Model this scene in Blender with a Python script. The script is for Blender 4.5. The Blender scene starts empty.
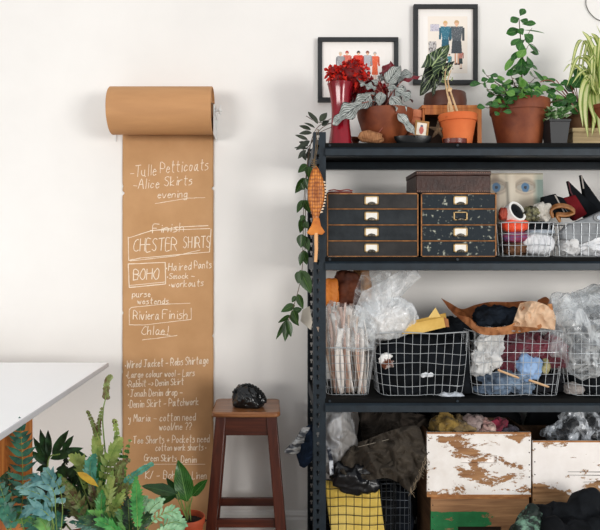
import bpy, bmesh, math, random
from mathutils import Vector, Matrix, noise
PI = math.pi
sc = bpy.context.scene
COL = sc.collection
F, VX, VY, CAMZ, DW = 646.0, 270.0, 257.0, 1.48, 3.40   # focal (px), vanishing point, eye height, distance to wall
def X(px, D): return (px - VX) * D / F
def Z(py, D): return CAMZ - (py - VY) * D / F
def Y(D): return D - DW
def V(px, py, D): return Vector((X(px, D), Y(D), Z(py, D)))

# ------------------------------------------------------------------ objects
def link(o, parent=None):
    COL.objects.link(o)
    if parent is not None: o.parent = parent
    return o
def tag(o, label=None, cat=None, group=None, kind=None):
    if label: o['label'] = label
    if cat: o['category'] = cat
    if group: o['group'] = group
    if kind: o['kind'] = kind
    return o
def thing(name, label, cat, loc=(0, 0, 0), rotz=0, group=None):
    o = bpy.data.objects.new(name, None); COL.objects.link(o)
    o.location = loc; o.rotation_euler = (0, 0, rotz); o.empty_display_size = .05
    return tag(o, label, cat, group)
def obj(name, bm, m, parent=None, loc=(0, 0, 0), smooth=True, bevel=0, solid=0, rot=None, sub=0):
    me = bpy.data.meshes.new(name)
    bmesh.ops.recalc_face_normals(bm, faces=bm.faces[:]) if not getattr(bm, 'nonorm', False) else None
    bm.to_mesh(me); bm.free()
    for mm in (m if isinstance(m, (list, tuple)) else [m]): me.materials.append(mm)
    if smooth:
        for p in me.polygons: p.use_smooth = True
        try: me.set_sharp_from_angle(angle=math.radians(40))
        except Exception: pass
    o = bpy.data.objects.new(name, me); link(o, parent); o.location = loc
    if rot: o.rotation_euler = rot
    if solid:
        s = o.modifiers.new('s', 'SOLIDIFY'); s.thickness = solid; s.offset = 0
    if bevel:
        b = o.modifiers.new('b', 'BEVEL'); b.width = bevel; b.segments = 2; b.limit_method = 'ANGLE'; b.angle_limit = .6
    if sub:
        s = o.modifiers.new('u', 'SUBSURF'); s.levels = sub; s.render_levels = sub
    return o
def NB():
    bm = bmesh.new(); bm.loops.layers.uv.verify(); return bm
def dup(root, loc=None, rotz=None, label=None, group=None):
    def cp(o, par):
        c = o.copy(); COL.objects.link(c)
        if par is not None: c.parent = par
        for ch in [k for k in COL.objects if k.parent == o]: cp(ch, c)
        return c
    r = cp(root, None)
    if loc is not None: r.location = loc
    if rotz is not None: r.rotation_euler[2] = rotz
    if label: r['label'] = label
    if group: r['group'] = group
    return r

# ------------------------------------------------------------------ shapes
def box(bm, x0, x1, y0, y1, z0, z1):
    vs = [bm.verts.new((x, y, z)) for x in (x0, x1) for y in (y0, y1) for z in (z0, z1)]
    for f in ((0,1,3,2),(4,6,7,5),(0,4,5,1),(2,3,7,6),(0,2,6,4),(1,5,7,3)): bm.faces.new([vs[i] for i in f])
    return vs
def hexa(bm, b, t):
    "b, t: four corner points each"
    vs = [bm.verts.new(p) for p in list(b) + list(t)]
    for f in ((0,3,2,1),(4,5,6,7),(0,1,5,4),(1,2,6,5),(2,3,7,6),(3,0,4,7)): bm.faces.new([vs[i] for i in f])
def lathe(bm, prof, n=32, c=(0, 0, 0), caps=True, wob=0, seed=0):
    rings = []
    for r, z in prof:
        rings.append([bm.verts.new((c[0] + r*(1+wob*noise.noise(Vector((math.cos(2*PI*k/n)*2+seed, math.sin(2*PI*k/n)*2, z*20))))*math.cos(2*PI*k/n),
                                    c[1] + r*math.sin(2*PI*k/n), c[2] + z)) for k in range(n)])
    for a, b in zip(rings, rings[1:]):
        for k in range(n): bm.faces.new((a[k], a[(k+1) % n], b[(k+1) % n], b[k]))
    if caps:
        if prof[0][0] > 1e-5: bm.faces.new(rings[0][::-1])
        if prof[-1][0] > 1e-5: bm.faces.new(rings[-1])
def frame_for(d):
    d = d.normalized(); a = Vector((0, 0, 1)) if abs(d.z) < .9 else Vector((1, 0, 0))
    s = d.cross(a).normalized(); return s, s.cross(d).normalized()
def tube(bm, pts, r, n=6, closed=False, caps=True):
    pts = [Vector(p) for p in pts]; N = len(pts); rings = []
    s = None
    for i, p in enumerate(pts):
        if closed: d = pts[(i+1) % N] - pts[i-1]
        else: d = pts[min(i+1, N-1)] - pts[max(i-1, 0)]
        if d.length < 1e-9: d = Vector((0, 0, 1))
        d.normalize()
        if s is None: s, u = frame_for(d)
        else:
            s = (s - d*s.dot(d))
            if s.length < 1e-6: s, u = frame_for(d)
            s.normalize()
        u = s.cross(d)
        rr = r(i/(N-1)) if callable(r) else r
        rings.append([bm.verts.new(p + (s*math.cos(2*PI*k/n) + u*math.sin(2*PI*k/n))*rr) for k in range(n)])
    M = N if closed else N-1
    for i in range(M):
        a, b = rings[i], rings[(i+1) % N]
        for k in range(n): bm.faces.new((a[k], a[(k+1) % n], b[(k+1) % n], b[k]))
    if not closed and caps:
        bm.faces.new(rings[0][::-1]); bm.faces.new(rings[-1])
def cat(pts, n=6):
    "catmull-rom"
    pts = [Vector(p) for p in pts]
    if len(pts) < 3: return [pts[0].lerp(pts[-1], i/n) for i in range(n+1)]
    out = []
    P = [pts[0]*2 - pts[1]] + pts + [pts[-1]*2 - pts[-2]]
    for i in range(1, len(P)-2):
        a, b, c, d = P[i-1:i+3]
        for k in range(n):
            t = k/n
            out.append(.5*((2*b) + (c-a)*t + (2*a-5*b+4*c-d)*t*t + (3*b-a-3*c+d)*t**3))
    out.append(pts[-1]); return out
def grid(bm, fn, nu, nv, closed_u=False):
    uvl = bm.loops.layers.uv.verify()
    vs = [[bm.verts.new(fn(i/nu, j/nv)) for j in range(nv+1)] for i in range(nu+1)]
    for i in range(nu):
        for j in range(nv):
            f = bm.faces.new((vs[i][j], vs[i+1][j], vs[i+1][j+1], vs[i][j+1]))
            for l, (a, b) in zip(f.loops, ((i, j), (i+1, j), (i+1, j+1), (i, j+1))): l[uvl].uv = (a/nu, b/nv)
    return vs
def ridge(p, sd=0):
    q = Vector((p.x+sd*7.13, p.y-sd*3.7, p.z+sd*1.9))
    q = q + Vector((noise.noise(q*.7), noise.noise(q*.7+Vector((9, 3, 1))), noise.noise(q*.7+Vector((4, 8, 2)))))*.6
    return 1 - abs(noise.noise(q))*2.4
def crumple(bm, amp, scale, sd=0, stretch=(1, 1, 1), fine=.4, cell=False):
    bm.normal_update()
    S = Vector(stretch); off = {}
    for v in bm.verts:
        p = Vector((v.co.x*S.x, v.co.y*S.y, v.co.z*S.z))*scale
        d = ridge(p, sd) + fine*ridge(p*2.3, sd+3) + .5*fine*ridge(p*4.7, sd+5)
        if cell: d = d*.5 + 1.3*(noise.cell_vector(p*.01).x*0 + noise.voronoi(p*1.1)[0][1]-noise.voronoi(p*1.1)[0][0])
        off[v] = v.normal*amp*(d-.5)
    for v in bm.verts: v.co += off[v]
def heap(c, s, amp=.02, scale=12, sd=0, sub=5, power=2.6, stretch=(1, 1, 1), fine=.4, lump=.15, cell=False, rot=0, zfloor=None):
    "crumpled closed lump centred at c with half sizes s"
    bm = bmesh.new(); bmesh.ops.create_icosphere(bm, subdivisions=sub, radius=1)
    for v in bm.verts:
        p = v.co; k = (abs(p.x)**power + abs(p.y)**power + abs(p.z)**power)**(-1/power)
        n_ = 1 + lump*noise.noise(p*1.6 + Vector((sd, sd*2.1, 0)))
        q = p*k*n_
        v.co = Vector((q.x*s[0], q.y*s[1], q.z*s[2]))
    crumple(bm, amp, scale, sd, stretch, fine, cell)
    R = Matrix.Rotation(rot, 3, 'Y')
    for v in bm.verts:
        v.co = R @ v.co + Vector(c)
        if zfloor is not None and v.co.z < zfloor: v.co.z = zfloor + .002*noise.noise(v.co*20)
    bm.loops.layers.uv.verify()
    return bm
PROF = {
 'ovate': lambda t: math.sin(PI*min(1, t**.72))**.85 if 0 < t < 1 else 0,
 'round': lambda t: math.sqrt(max(0, 1-(2*t-1)**2))**.9,
 'lance': lambda t: math.sin(PI*t**.85)**.9 if 0 < t < 1 else 0,
 'point': lambda t: 1.15*math.sin(PI*t**.62)*(1-t)**.25 if 0 < t < 1 else (.35 if t <= 0 else 0),
 'strap': lambda t: min(1, t*7+.25)*min(1, (1-t)*2.2)**.7,
 'obov': lambda t: math.sin(PI*min(1, t**1.35))**.8 if 0 < t < 1 else 0,
 'arrow': lambda t: (min(1, .62+t*2.2) if t < .2 else 1)*(1-t)**.75 if t < 1 else 0,
}
def leaf(bm, base, d, nrm, L, W, prof='ovate', fold=.25, droop=.3, ns=8, na=4, wave=0, twist=0, sd=0):
    d = Vector(d).normalized(); nrm = Vector(nrm); nrm = (nrm - d*nrm.dot(d))
    if nrm.length < 1e-4: nrm = frame_for(d)[1]
    nrm.normalize(); s = d.cross(nrm).normalized(); base = Vector(base); pf = PROF[prof]
    def fn(v, u):
        # v along, u across
        a = u*2-1; w = W*.5*max(pf(v), .0)
        N2 = nrm*math.cos(twist*v) + s*math.sin(twist*v); S2 = s*math.cos(twist*v) - nrm*math.sin(twist*v)
        c = base + d*(L*v*(1-.25*droop*v)) - Vector((0, 0, 1))*droop*L*v*v*.8
        if prof == 'arrow' and v < .01: c = c + d*(-.28*L*abs(a)*(1 if abs(a) > .2 else 0))
        off = S2*w*a + N2*(fold*abs(a)*w + wave*W*math.sin(v*14+a*2+sd)*abs(a)*.3)
        return c + off
    grid(bm, fn, ns, na)
def stemleaf(bs, bl, p0, p1, nrm, L, W, r=.0015, **k):
    d = Vector(p1) - Vector(p0)
    tube(bs, cat([p0, (Vector(p0)+Vector(p1))/2 + Vector((0, 0, d.length*.12)), p1], 4), r, 5)
    leaf(bl, p1, d, nrm, L, W, **k)
def rv(rnd, a=1): return Vector((rnd.uniform(-a, a), rnd.uniform(-a, a), rnd.uniform(-a, a)))

# ------------------------------------------------------------------ materials
def h2l(h):
    h = h.lstrip('#'); o = []
    for i in (0, 2, 4):
        c = int(h[i:i+2], 16)/255; o.append(c/12.92 if c <= .04045 else ((c+.055)/1.055)**2.4)
    return (*o, 1)
def newmat(name):
    m = bpy.data.materials.new(name); m.use_nodes = True
    return m, m.node_tree.nodes, m.node_tree.links, m.node_tree.nodes['Principled BSDF']
def nz(N, L, scale=5, detail=4, rough=.6, vec=None, stretch=None, coord='Object', dist=0):
    tc = N.new('ShaderNodeTexCoord'); mp = N.new('ShaderNodeMapping'); t = N.new('ShaderNodeTexNoise')
    L.new(tc.outputs[coord], mp.inputs[0]); L.new(mp.outputs[0], t.inputs[0])
    if stretch: mp.inputs['Scale'].default_value = stretch
    t.inputs['Scale'].default_value = scale; t.inputs['Detail'].default_value = detail; t.inputs['Roughness'].default_value = rough
    t.inputs['Distortion'].default_value = dist
    return t
def ramp(N, L, src, stops):
    r = N.new('ShaderNodeValToRGB'); e = r.color_ramp.elements
    while len(e) < len(stops): e.new(.5)
    for k, (p, c) in enumerate(stops): e[k].position = p; e[k].color = c if not isinstance(c, str) else h2l(c)
    L.new(src, r.inputs[0]); return r
def bumpn(N, L, bs, src, strength=.3, dist=.01):
    b = N.new('ShaderNodeBump'); b.inputs['Strength'].default_value = strength; b.inputs['Distance'].default_value = dist
    L.new(src, b.inputs['Height']); L.new(b.outputs[0], bs.inputs['Normal']); return b
def M(name, c1, c2=None, scale=8, rough=.6, metal=0, bump=0, bscale=None, stretch=None, coat=0, lo=.35, hi=.65, spec=.5, trans=0, sheen=0, detail=4, bdist=.01):
    m, N, L, b = newmat(name)
    b.inputs['Roughness'].default_value = rough; b.inputs['Metallic'].default_value = metal
    b.inputs['Coat Weight'].default_value = coat; b.inputs['Coat Roughness'].default_value = .08
    b.inputs['Specular IOR Level'].default_value = spec
    if sheen: b.inputs['Sheen Weight'].default_value = sheen
    if trans:
        b.inputs['Subsurface Weight'].default_value = trans; b.inputs['Subsurface Scale'].default_value = .01
    if c2:
        t = nz(N, L, scale, detail, stretch=stretch); r = ramp(N, L, t.outputs[0], [(lo, c1), (hi, c2)])
        L.new(r.outputs[0], b.inputs['Base Color'])
    else: b.inputs['Base Color'].default_value = h2l(c1)
    if bump:
        t2 = nz(N, L, bscale or scale*3, 6, stretch=stretch); bumpn(N, L, b, t2.outputs[0], bump, bdist)
    return m
def mwood(name, c1, c2, c3, axis='x', scale=3, rough=.45, bump=.15, coat=0):
    st = {'x': (1, 14, 14), 'y': (14, 1, 14), 'z': (14, 14, 1)}[axis]
    m, N, L, b = newmat(name)
    t = nz(N, L, scale, 8, .65, stretch=st, dist=.6); r = ramp(N, L, t.outputs[0], [(.3, c1), (.5, c2), (.72, c3)])
    L.new(r.outputs[0], b.inputs['Base Color']); b.inputs['Roughness'].default_value = rough
    b.inputs['Coat Weight'].default_value = coat
    bumpn(N, L, b, t.outputs[0], bump, .004); return m
def mpeel(name, paint, paint2, wood1, wood2, amount=.5, scale=9, seed=0, band=None, left=None):
    "flaking paint over wood grain; band = (z0, z1) heights (object space) where wood shows more"
    m, N, L, b = newmat(name)
    w = nz(N, L, 3, 8, .65, stretch=(1, 10, 14), dist=.5); wr = ramp(N, L, w.outputs[0], [(.3, wood1), (.7, wood2)])
    t = nz(N, L, scale, 9, .72, stretch=(1, 1, 2.2), dist=.3)
    t.inputs['Vector'].links[0].from_node.inputs['Location'].default_value = (seed*3.1, seed, seed*1.7)
    p2 = nz(N, L, 14, 6); pr = ramp(N, L, p2.outputs[0], [(.35, paint), (.7, paint2)])
    val = t.outputs[0]
    big = nz(N, L, 2.6, 2); big.inputs['Vector'].links[0].from_node.inputs['Location'].default_value = (seed*2+1, 0, seed)
    ad = N.new('ShaderNodeMath'); ad.operation = 'MULTIPLY_ADD'; ad.inputs[1].default_value = .8; L.new(big.outputs[0], ad.inputs[0]); L.new(val, ad.inputs[2]); val = ad.outputs[0]
    tc = N.new('ShaderNodeTexCoord'); sx = N.new('ShaderNodeSeparateXYZ'); L.new(tc.outputs['Object'], sx.inputs[0])
    def addband(src, lo, hi, k, val):
        mr = N.new('ShaderNodeMapRange'); mr.interpolation_type = 'SMOOTHSTEP'
        mr.inputs['From Min'].default_value = lo; mr.inputs['From Max'].default_value = hi; mr.inputs['To Min'].default_value = 0; mr.inputs['To Max'].default_value = k
        L.new(src, mr.inputs['Value']); a = N.new('ShaderNodeMath'); a.operation = 'ADD'; L.new(mr.outputs[0], a.inputs[0]); L.new(val, a.inputs[1]); return a.outputs[0]
    if band: val = addband(sx.outputs['Z'], band[0], band[1], band[2], val)
    if left: val = addband(sx.outputs['X'], left[0], left[1], left[2], val)
    r = ramp(N, L, val, [(amount, (0, 0, 0, 1)), (min(1, amount+.02), (1, 1, 1, 1))])
    mx = N.new('ShaderNodeMix'); mx.data_type = 'RGBA'; L.new(r.outputs[0], mx.inputs['Factor']); L.new(pr.outputs[0], mx.inputs['A']); L.new(wr.outputs[0], mx.inputs['B'])
    L.new(mx.outputs['Result'], b.inputs['Base Color']); b.inputs['Roughness'].default_value = .7
    inv = N.new('ShaderNodeMath'); inv.operation = 'SUBTRACT'; inv.inputs[0].default_value = 1; L.new(r.outputs[0], inv.inputs[1])
    bumpn(N, L, b, inv.outputs[0], .5, .002); return m
def mleaf(name, base, dark, vein, N_=7, vw=.12, mid=.035, rough=.4, slant=.9, edge=None, back=None, tr=.15, mix=.9, scale=20):
    "leaf with midrib and side veins drawn in UV space (u across = uv.y, v along = uv.x)"
    m, N, L, b = newmat(name)
    def math_(op, a, bb=None, cc=None):
        n = N.new('ShaderNodeMath'); n.operation = op
        for i, q in enumerate((a, bb, cc)):
            if q is None: continue
            if isinstance(q, (int, float)): n.inputs[i].default_value = q
            else: L.new(q, n.inputs[i])
        return n.outputs[0]
    tc = N.new('ShaderNodeTexCoord'); sx = N.new('ShaderNodeSeparateXYZ'); L.new(tc.outputs['UV'], sx.inputs[0])
    v, u = sx.outputs['X'], sx.outputs['Y']
    au = math_('ABSOLUTE', math_('SUBTRACT', u, .5))
    ph = math_('FRACT', math_('MULTIPLY', math_('SUBTRACT', v, math_('MULTIPLY', au, slant)), N_))
    side = math_('LESS_THAN', math_('ABSOLUTE', math_('SUBTRACT', ph, .5)), vw)
    mid_ = math_('LESS_THAN', au, mid)
    vn = math_('MAXIMUM', side, mid_)
    if edge: vn = math_('MAXIMUM', vn, math_('GREATER_THAN', au, edge))
    t = nz(N, L, scale, 4); r = ramp(N, L, t.outputs[0], [(.35, base), (.65, dark)])
    mx = N.new('ShaderNodeMix'); mx.data_type = 'RGBA'
    L.new(math_('MULTIPLY', vn, mix), mx.inputs['Factor']); L.new(r.outputs[0], mx.inputs['A']); mx.inputs['B'].default_value = h2l(vein)
    outc = mx.outputs['Result']
    if back:
        g = N.new('ShaderNodeNewGeometry'); m2 = N.new('ShaderNodeMix'); m2.data_type = 'RGBA'
        L.new(g.outputs['Backfacing'], m2.inputs['Factor']); L.new(outc, m2.inputs['A']); m2.inputs['B'].default_value = h2l(back); outc = m2.outputs['Result']
    L.new(outc, b.inputs['Base Color']); b.inputs['Roughness'].default_value = rough
    if tr:
        tl = N.new('ShaderNodeBsdfTranslucent'); L.new(outc, tl.inputs['Color']); ms = N.new('ShaderNodeMixShader'); ms.inputs[0].default_value = tr
        L.new(b.outputs[0], ms.inputs[1]); L.new(tl.outputs[0], ms.inputs[2])
        L.new(ms.outputs[0], N['Material Output'].inputs['Surface'])
    return m
def mplastic(name, tint='#eef2f4', base=.12, gain=.75, scale=14, haze=.25, rough=.14):
    "thin clear film: transparent, with milky creases, painted highlight streaks and glossy edges"
    m, N, L, b = newmat(name)
    b.inputs['Base Color'].default_value = h2l(tint); b.inputs['Roughness'].default_value = rough; b.inputs['Specular IOR Level'].default_value = .9
    tp = N.new('ShaderNodeBsdfTransparent'); tp.inputs['Color'].default_value = (.96, .97, .98, 1)
    lw = N.new('ShaderNodeLayerWeight'); lw.inputs['Blend'].default_value = .35
    t = nz(N, L, scale, 5, .6, dist=1.2, stretch=(1, 1, .6)); r = ramp(N, L, t.outputs[0], [(.45, (0, 0, 0, 1)), (.52, (1, 1, 1, 1)), (.6, (0, 0, 0, 1))])  # pale noise streaks, painted as highlights on the film
    a = N.new('ShaderNodeMath'); a.operation = 'MULTIPLY_ADD'; L.new(lw.outputs['Facing'], a.inputs[0]); a.inputs[1].default_value = gain; a.inputs[2].default_value = base
    a2 = N.new('ShaderNodeMath'); a2.operation = 'MULTIPLY_ADD'; a2.use_clamp = True; L.new(r.outputs[0], a2.inputs[0]); a2.inputs[1].default_value = haze; L.new(a.outputs[0], a2.inputs[2])
    ms = N.new('ShaderNodeMixShader'); L.new(a2.outputs[0], ms.inputs[0]); L.new(tp.outputs[0], ms.inputs[1]); L.new(b.outputs[0], ms.inputs[2])
    L.new(ms.outputs[0], N['Material Output'].inputs['Surface']); bumpn(N, L, b, t.outputs[0], .4, .004)
    return m
def mattr(name, rough=.6, bump=0):
    m, N, L, b = newmat(name); a = N.new('ShaderNodeAttribute'); a.attribute_name = 'paint'
    L.new(a.outputs['Color'], b.inputs['Base Color']); b.inputs['Roughness'].default_value = rough
    if bump:
        t = nz(N, L, 60, 5); bumpn(N, L, b, t.outputs[0], bump, .002)
    return m
def painted(name, w, h, nx, ny, fn, m, parent, loc, rot=None):
    "flat sheet in the xz plane, colour per vertex from fn(u, v), v up"
    me = bpy.data.meshes.new(name)
    vs = [(w*(i/nx-.5), 0, h*j/ny) for j in range(ny+1) for i in range(nx+1)]
    fs = [(j*(nx+1)+i, j*(nx+1)+i+1, (j+1)*(nx+1)+i+1, (j+1)*(nx+1)+i) for j in range(ny) for i in range(nx)]
    me.from_pydata(vs, [], fs); me.materials.append(m)
    ca = me.color_attributes.new('paint', 'FLOAT_COLOR', 'POINT')
    for j in range(ny+1):
        for i in range(nx+1): ca.data[j*(nx+1)+i].color = h2l_t(fn(i/nx, j/ny))
    o = bpy.data.objects.new(name, me); link(o, parent); o.location = loc
    if rot: o.rotation_euler = rot
    return o
def h2l_t(c):
    if isinstance(c, str): return h2l(c)
    return (*[max(0, x)**2.2 for x in c[:3]], 1)
def rgb(h): h = h.lstrip('#'); return tuple(int(h[i:i+2], 16)/255 for i in (0, 2, 4))
def mixc(a, b, t): t = max(0, min(1, t)); return tuple(x*(1-t)+y*t for x, y in zip(a, b))
# ================================================================== materials
wall_m = M('wall_plaster', '#eae7e3', '#efece8', scale=1.5, rough=.85, bump=.04, bscale=60)
floor_m = mwood('floor_wood', '#8d7f70', '#a89a88', '#b9ab98', 'x', 2, .5)
base_m = M('white_gloss', '#e6e4e0', rough=.4)
kraft_m = M('kraft_paper', '#bb9165', '#c69c71', scale=5, rough=.75, bump=.12, bscale=7, bdist=.02, detail=6)
kraft_roll_m = M('kraft_roll_paper', '#bd8f63', '#c69769', scale=3, rough=.7, bump=.05, bscale=30, stretch=(1, 6, 6))
chalk_m = M('chalk_pencil', '#f2e3d0', rough=.9)
white_metal = M('white_metal', '#e8e8e6', rough=.35)
black_steel = M('blackened_steel', '#1a242c', '#232f38', scale=20, rough=.45, bump=.05, spec=.4)
deck_m = M('shelf_deck_black', '#050606', '#090a0b', scale=12, rough=.7, spec=.2)
chrome = M('steel_wire', '#b4b8bb', rough=.35, metal=.35)
darkwire = M('dark_wire', '#15181b', rough=.4, metal=.3)
terra = M('terracotta', '#b5633f', '#c9774f', scale=7, rough=.8, bump=.1)
terra_old = M('old_terracotta', '#6d3520', '#99552f', scale=6, rough=.6, bump=.15, detail=8)
terra_bright = M('bright_terracotta', '#cf6a36', '#dc7d47', scale=5, rough=.75, bump=.05)
terra_pale = M('pale_terracotta', '#c47a58', '#d49474', scale=9, rough=.8, bump=.08)
terra_dark = M('dark_brown_clay', '#4d2a20', '#6b4030', scale=8, rough=.5, bump=.1)
soil = M('soil', '#1f1611', '#352619', scale=60, rough=1, bump=.8)
table_white = M('white_laminate', '#ffffff', rough=.35)
edge_grey = M('laminate_edge', '#d3d4d8', rough=.5)
orange_wood = mwood('orange_wood', '#8f4d20', '#bb7238', '#d69250', 'z', 2.5, .5)
stool_wood = mwood('mahogany_wood', '#33120a', '#4e1f10', '#64301b', 'z', 3, .35, coat=.3)
stool_woodx = mwood('mahogany_rail', '#33120a', '#4e1f10', '#64301b', 'x', 3, .35, coat=.3)
stool_seat_m = mwood('worn_seat_wood', '#5f3a20', '#8a5a36', '#a8764c', 'x', 3, .4, coat=.3)

# ================================================================== room
def struct(name, bm, m, **k):
    o = obj(name, bm, m, **k); o['kind'] = 'structure'; return o
bm = NB(); box(bm, -3.2, 3.6, 0, .12, 0, 3.3); struct('wall_back', bm, wall_m)
bm = NB(); box(bm, -3.2, 3.6, -5.2, .12, -.08, 0); struct('floor', bm, floor_m)
bm = NB()
pr = [(0, 0), (-.022, 0), (-.022, .105), (-.017, .118), (-.017, .128), (-.009, .142), (0, .146)]
a = [bm.verts.new((-3.2, y, z)) for y, z in pr]; b = [bm.verts.new((3.6, y, z)) for y, z in pr]
for i in range(len(pr)-1): bm.faces.new((a[i], b[i], b[i+1], a[i+1]))
bm.faces.new(a); bm.faces.new(b[::-1]); struct('baseboard_back', bm, base_m, smooth=False)

# ================================================================== table
tab = thing('work_table', 'white laminate topped work table with orange-brown wooden legs in front of the wall', 'table', (-1.5, -1.3, 0))
tx, ty = -1.5, -1.3
bm = NB(); box(bm, -2.25-tx, -.777-tx, -2.6-ty, -.30-ty, .958, .974); obj('tabletop', bm, table_white, tab, bevel=.002)
bm = NB()
box(bm, -2.25-tx, -.7745-tx, -2.602-ty, -.2975-ty, .952, .9725); e_ = obj('tabletop_edge', bm, edge_grey, tab, bevel=.002)
for lx in (-.905, -2.2):
    for ly in (-2.5, -1.27):
        bm = NB(); box(bm, lx-tx, lx+.09-tx, ly-ty, ly+.09-ty, 0, .952); obj('leg', bm, orange_wood, tab, bevel=.003)
bm = NB(); box(bm, -2.11-tx, -.885-tx, -1.235-ty, -1.21-ty, .80, .952); obj('apron', bm, orange_wood, tab)
bm = NB(); box(bm, -.86-tx, -.835-tx, -2.41-ty, -1.27-ty, .80, .952); obj('apron', bm, orange_wood, tab)

# ================================================================== paper roll and sheet
RX0, RX1, RR = -.800, -.287, .119
RZ, RY = Z(110.5, 3.25), -.145
roll = thing('paper_roll', 'big roll of brown kraft paper on the wall with handwritten sheet hanging down', 'paper roll', ((RX0+RX1)/2, RY, RZ))
bm = NB(); n = 72; L_ = (RX1-RX0)/2
prof_o = [(L_, RR-.004), (L_-.001, RR), (-L_+.001, RR), (-L_, RR-.004)]
def xl(bm, prof, n=72):
    rings = [[bm.verts.new((x, r*math.cos(2*PI*k/n), r*math.sin(2*PI*k/n))) for k in range(n)] for x, r in prof]
    for p, q in zip(rings, rings[1:]):
        for k in range(n): bm.faces.new((p[k], p[(k+1) % n], q[(k+1) % n], q[k]))
    return rings
rings = xl(bm, [(-L_, .040), (-L_, RR-.003), (-L_+.003, RR), (L_-.003, RR), (L_, RR-.003), (L_, .112), (L_-.012, .110), (L_-.012, .040), (-L_, .040)])
# loose outer sheet wound around the roll: the last turn stands a little off
obj('roll_body', bm, kraft_roll_m, roll)
bm = NB(); xl(bm, [(-L_-.006, .039), (L_+.004, .039), (L_+.004, .032), (-L_-.006, .032), (-L_-.006, .039)]); obj('core_tube', bm, M('core_card', '#7e6248', rough=.8), roll)
# hanging sheet (top joins the back of the roll, falls down the wall with torn nicks)
SX0, SX1 = X(122, 3.38)-roll.location.x, X(213.3, 3.38)-roll.location.x
bm = NB(); nicks = [(193, -1, .013), (188, 1, .012), (186, -1, .004), (313, -1, .005), (336, 1, .006), (372, -1, .003), (420, 1, .003)]
def sheet_y(x, z):
    wz = z + RZ; k = 0 if wz > .30 else min(1, (.30-wz)/.14)      # the sheet rides out over the baseboard
    return .1385 - .003*noise.noise(Vector((x*3, 0, z*2.5))) - .024*k*k*(3-2*k)
def sheet(u, v):
    zt, zb = .02, -RZ+.03
    z = zt + (zb-zt)*v
    xx = SX0 + (SX1-SX0)*u
    wz = z + RZ
    e = 0
    for py, sgn, dep in nicks:
        d = abs(wz - Z(py, 3.38))/.012
        if d < 1 and ((sgn < 0 and u < .03) or (sgn > 0 and u > .97)): e += -sgn*dep*(1-d)*(1 if (u < .001 or u > .999) else .3)
    y = sheet_y(xx, z) + (.0 if v > .04 else -.02*(1-v/.04))
    return Vector((xx+e+.0015*noise.noise(Vector((u*5, 0, z*9))), y-.002, z))
grid(bm, sheet, 40, 420); obj('paper_sheet', bm, kraft_m, roll, solid=.0006)
for sx in (-L_-.012, L_+.004):
    bm = NB(); box(bm, sx, sx+.006, -.016, .1425, -.016, .016)
    box(bm, sx, sx+.006,   .139, .1428, -.13, .05)
    hexa(bm, [(sx, -.016, -.012), (sx+.006, -.016, -.012), (sx+.006, .012, -.012), (sx, .012, -.012)],
             [(sx, -.020, .03), (sx+.006, -.020, .03), (sx+.006, .012, .03), (sx, .012, .03)])
    obj('bracket_arm', bm, white_metal, roll, bevel=.0015)
# white side plate seen inside the open right end
bm = NB(); box(bm, L_+.0035, L_+.0065, -.03, .135, -.125, .025); obj('side_plate', bm, white_metal, roll, bevel=.002)
bm = NB(); tube(bm, [(-L_-.02, 0, .0), (L_+.045, 0, .0)], .006, 10); tube(bm, [(L_+.03, 0, 0), (L_+.036, 0, 0)], .017, 12)
box(bm, L_+.034, L_+.04, -.004, .004, -.022, .03)
obj('spindle', bm, white_metal, roll)

# ---------- handwriting: single-stroke letters
G = {'A':'00 49 80|14 74','B':'00 09 58 65 05|05 64 62 50 00','C':'78 59 27 03 21 50 71','D':'00 09 48 66 63 40 00','E':'69 09 00 60|05 55','F':'79 09 00|05 55',
'G':'78 49 06 02 30 71 74 44','H':'00 09|70 79|05 75','I':'30 39','J':'29 89|59 52 40 11','K':'00 09|79 04 70','L':'09 00 60','M':'00 19 44 79 80','N':'00 09 70 79','O':'49 16 03 30 61 75 68 49',
'P':'00 09 58 76 64 04','R':'00 09 58 76 64 04|44 80','S':'78 49 18 16 54 62 40 01','T':'09 89|49 40','W':'09 20 46 70 99','Y':'09 35 79|35 30',
'a':'64 35 12 20 41 64|65 61 80','b':'09 00|03 45 63 51 00','c':'64 35 12 30 61','d':'69 60|64 35 12 30 62','e':'13 63 54 35 12 30 61','f':'69 49 37 30|15 65',
'g':'64 35 12 30 62|65 6b 3c 1b','h':'09 00|03 35 54 50','i':'25 20|27 28','j':'45 4b 1c|47 48','k':'09 00|55 02 60','l':'29 20','m':'05 00|04 25 34 30|34 65 74 70','n':'05 00|04 35 54 50',
'o':'35 12 30 51 64 35','p':'05 0c|04 45 62 40 01','r':'05 00|03 35 55','s':'55 25 14 43 51 20 00','t':'39 31 50|16 66','u':'05 02 20 51|55 50 70','v':'05 30 65','w':'05 20 34 50 75',
'x':'05 50|00 55','y':'05 23 52|55 4b 1c','z':'05 55 00 50','-':'03 63','!':'39 32|30 31','?':'08 49 66 33 32|30 31','&':'03 63|35 31',"'":'29 26','.':'20 21','/':'00 59',':':'21 22|24 25','>':'15 53 11'}
YV = {'a': -1, 'b': -2.4, 'c': -3}
hrnd = random.Random(4)
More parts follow.
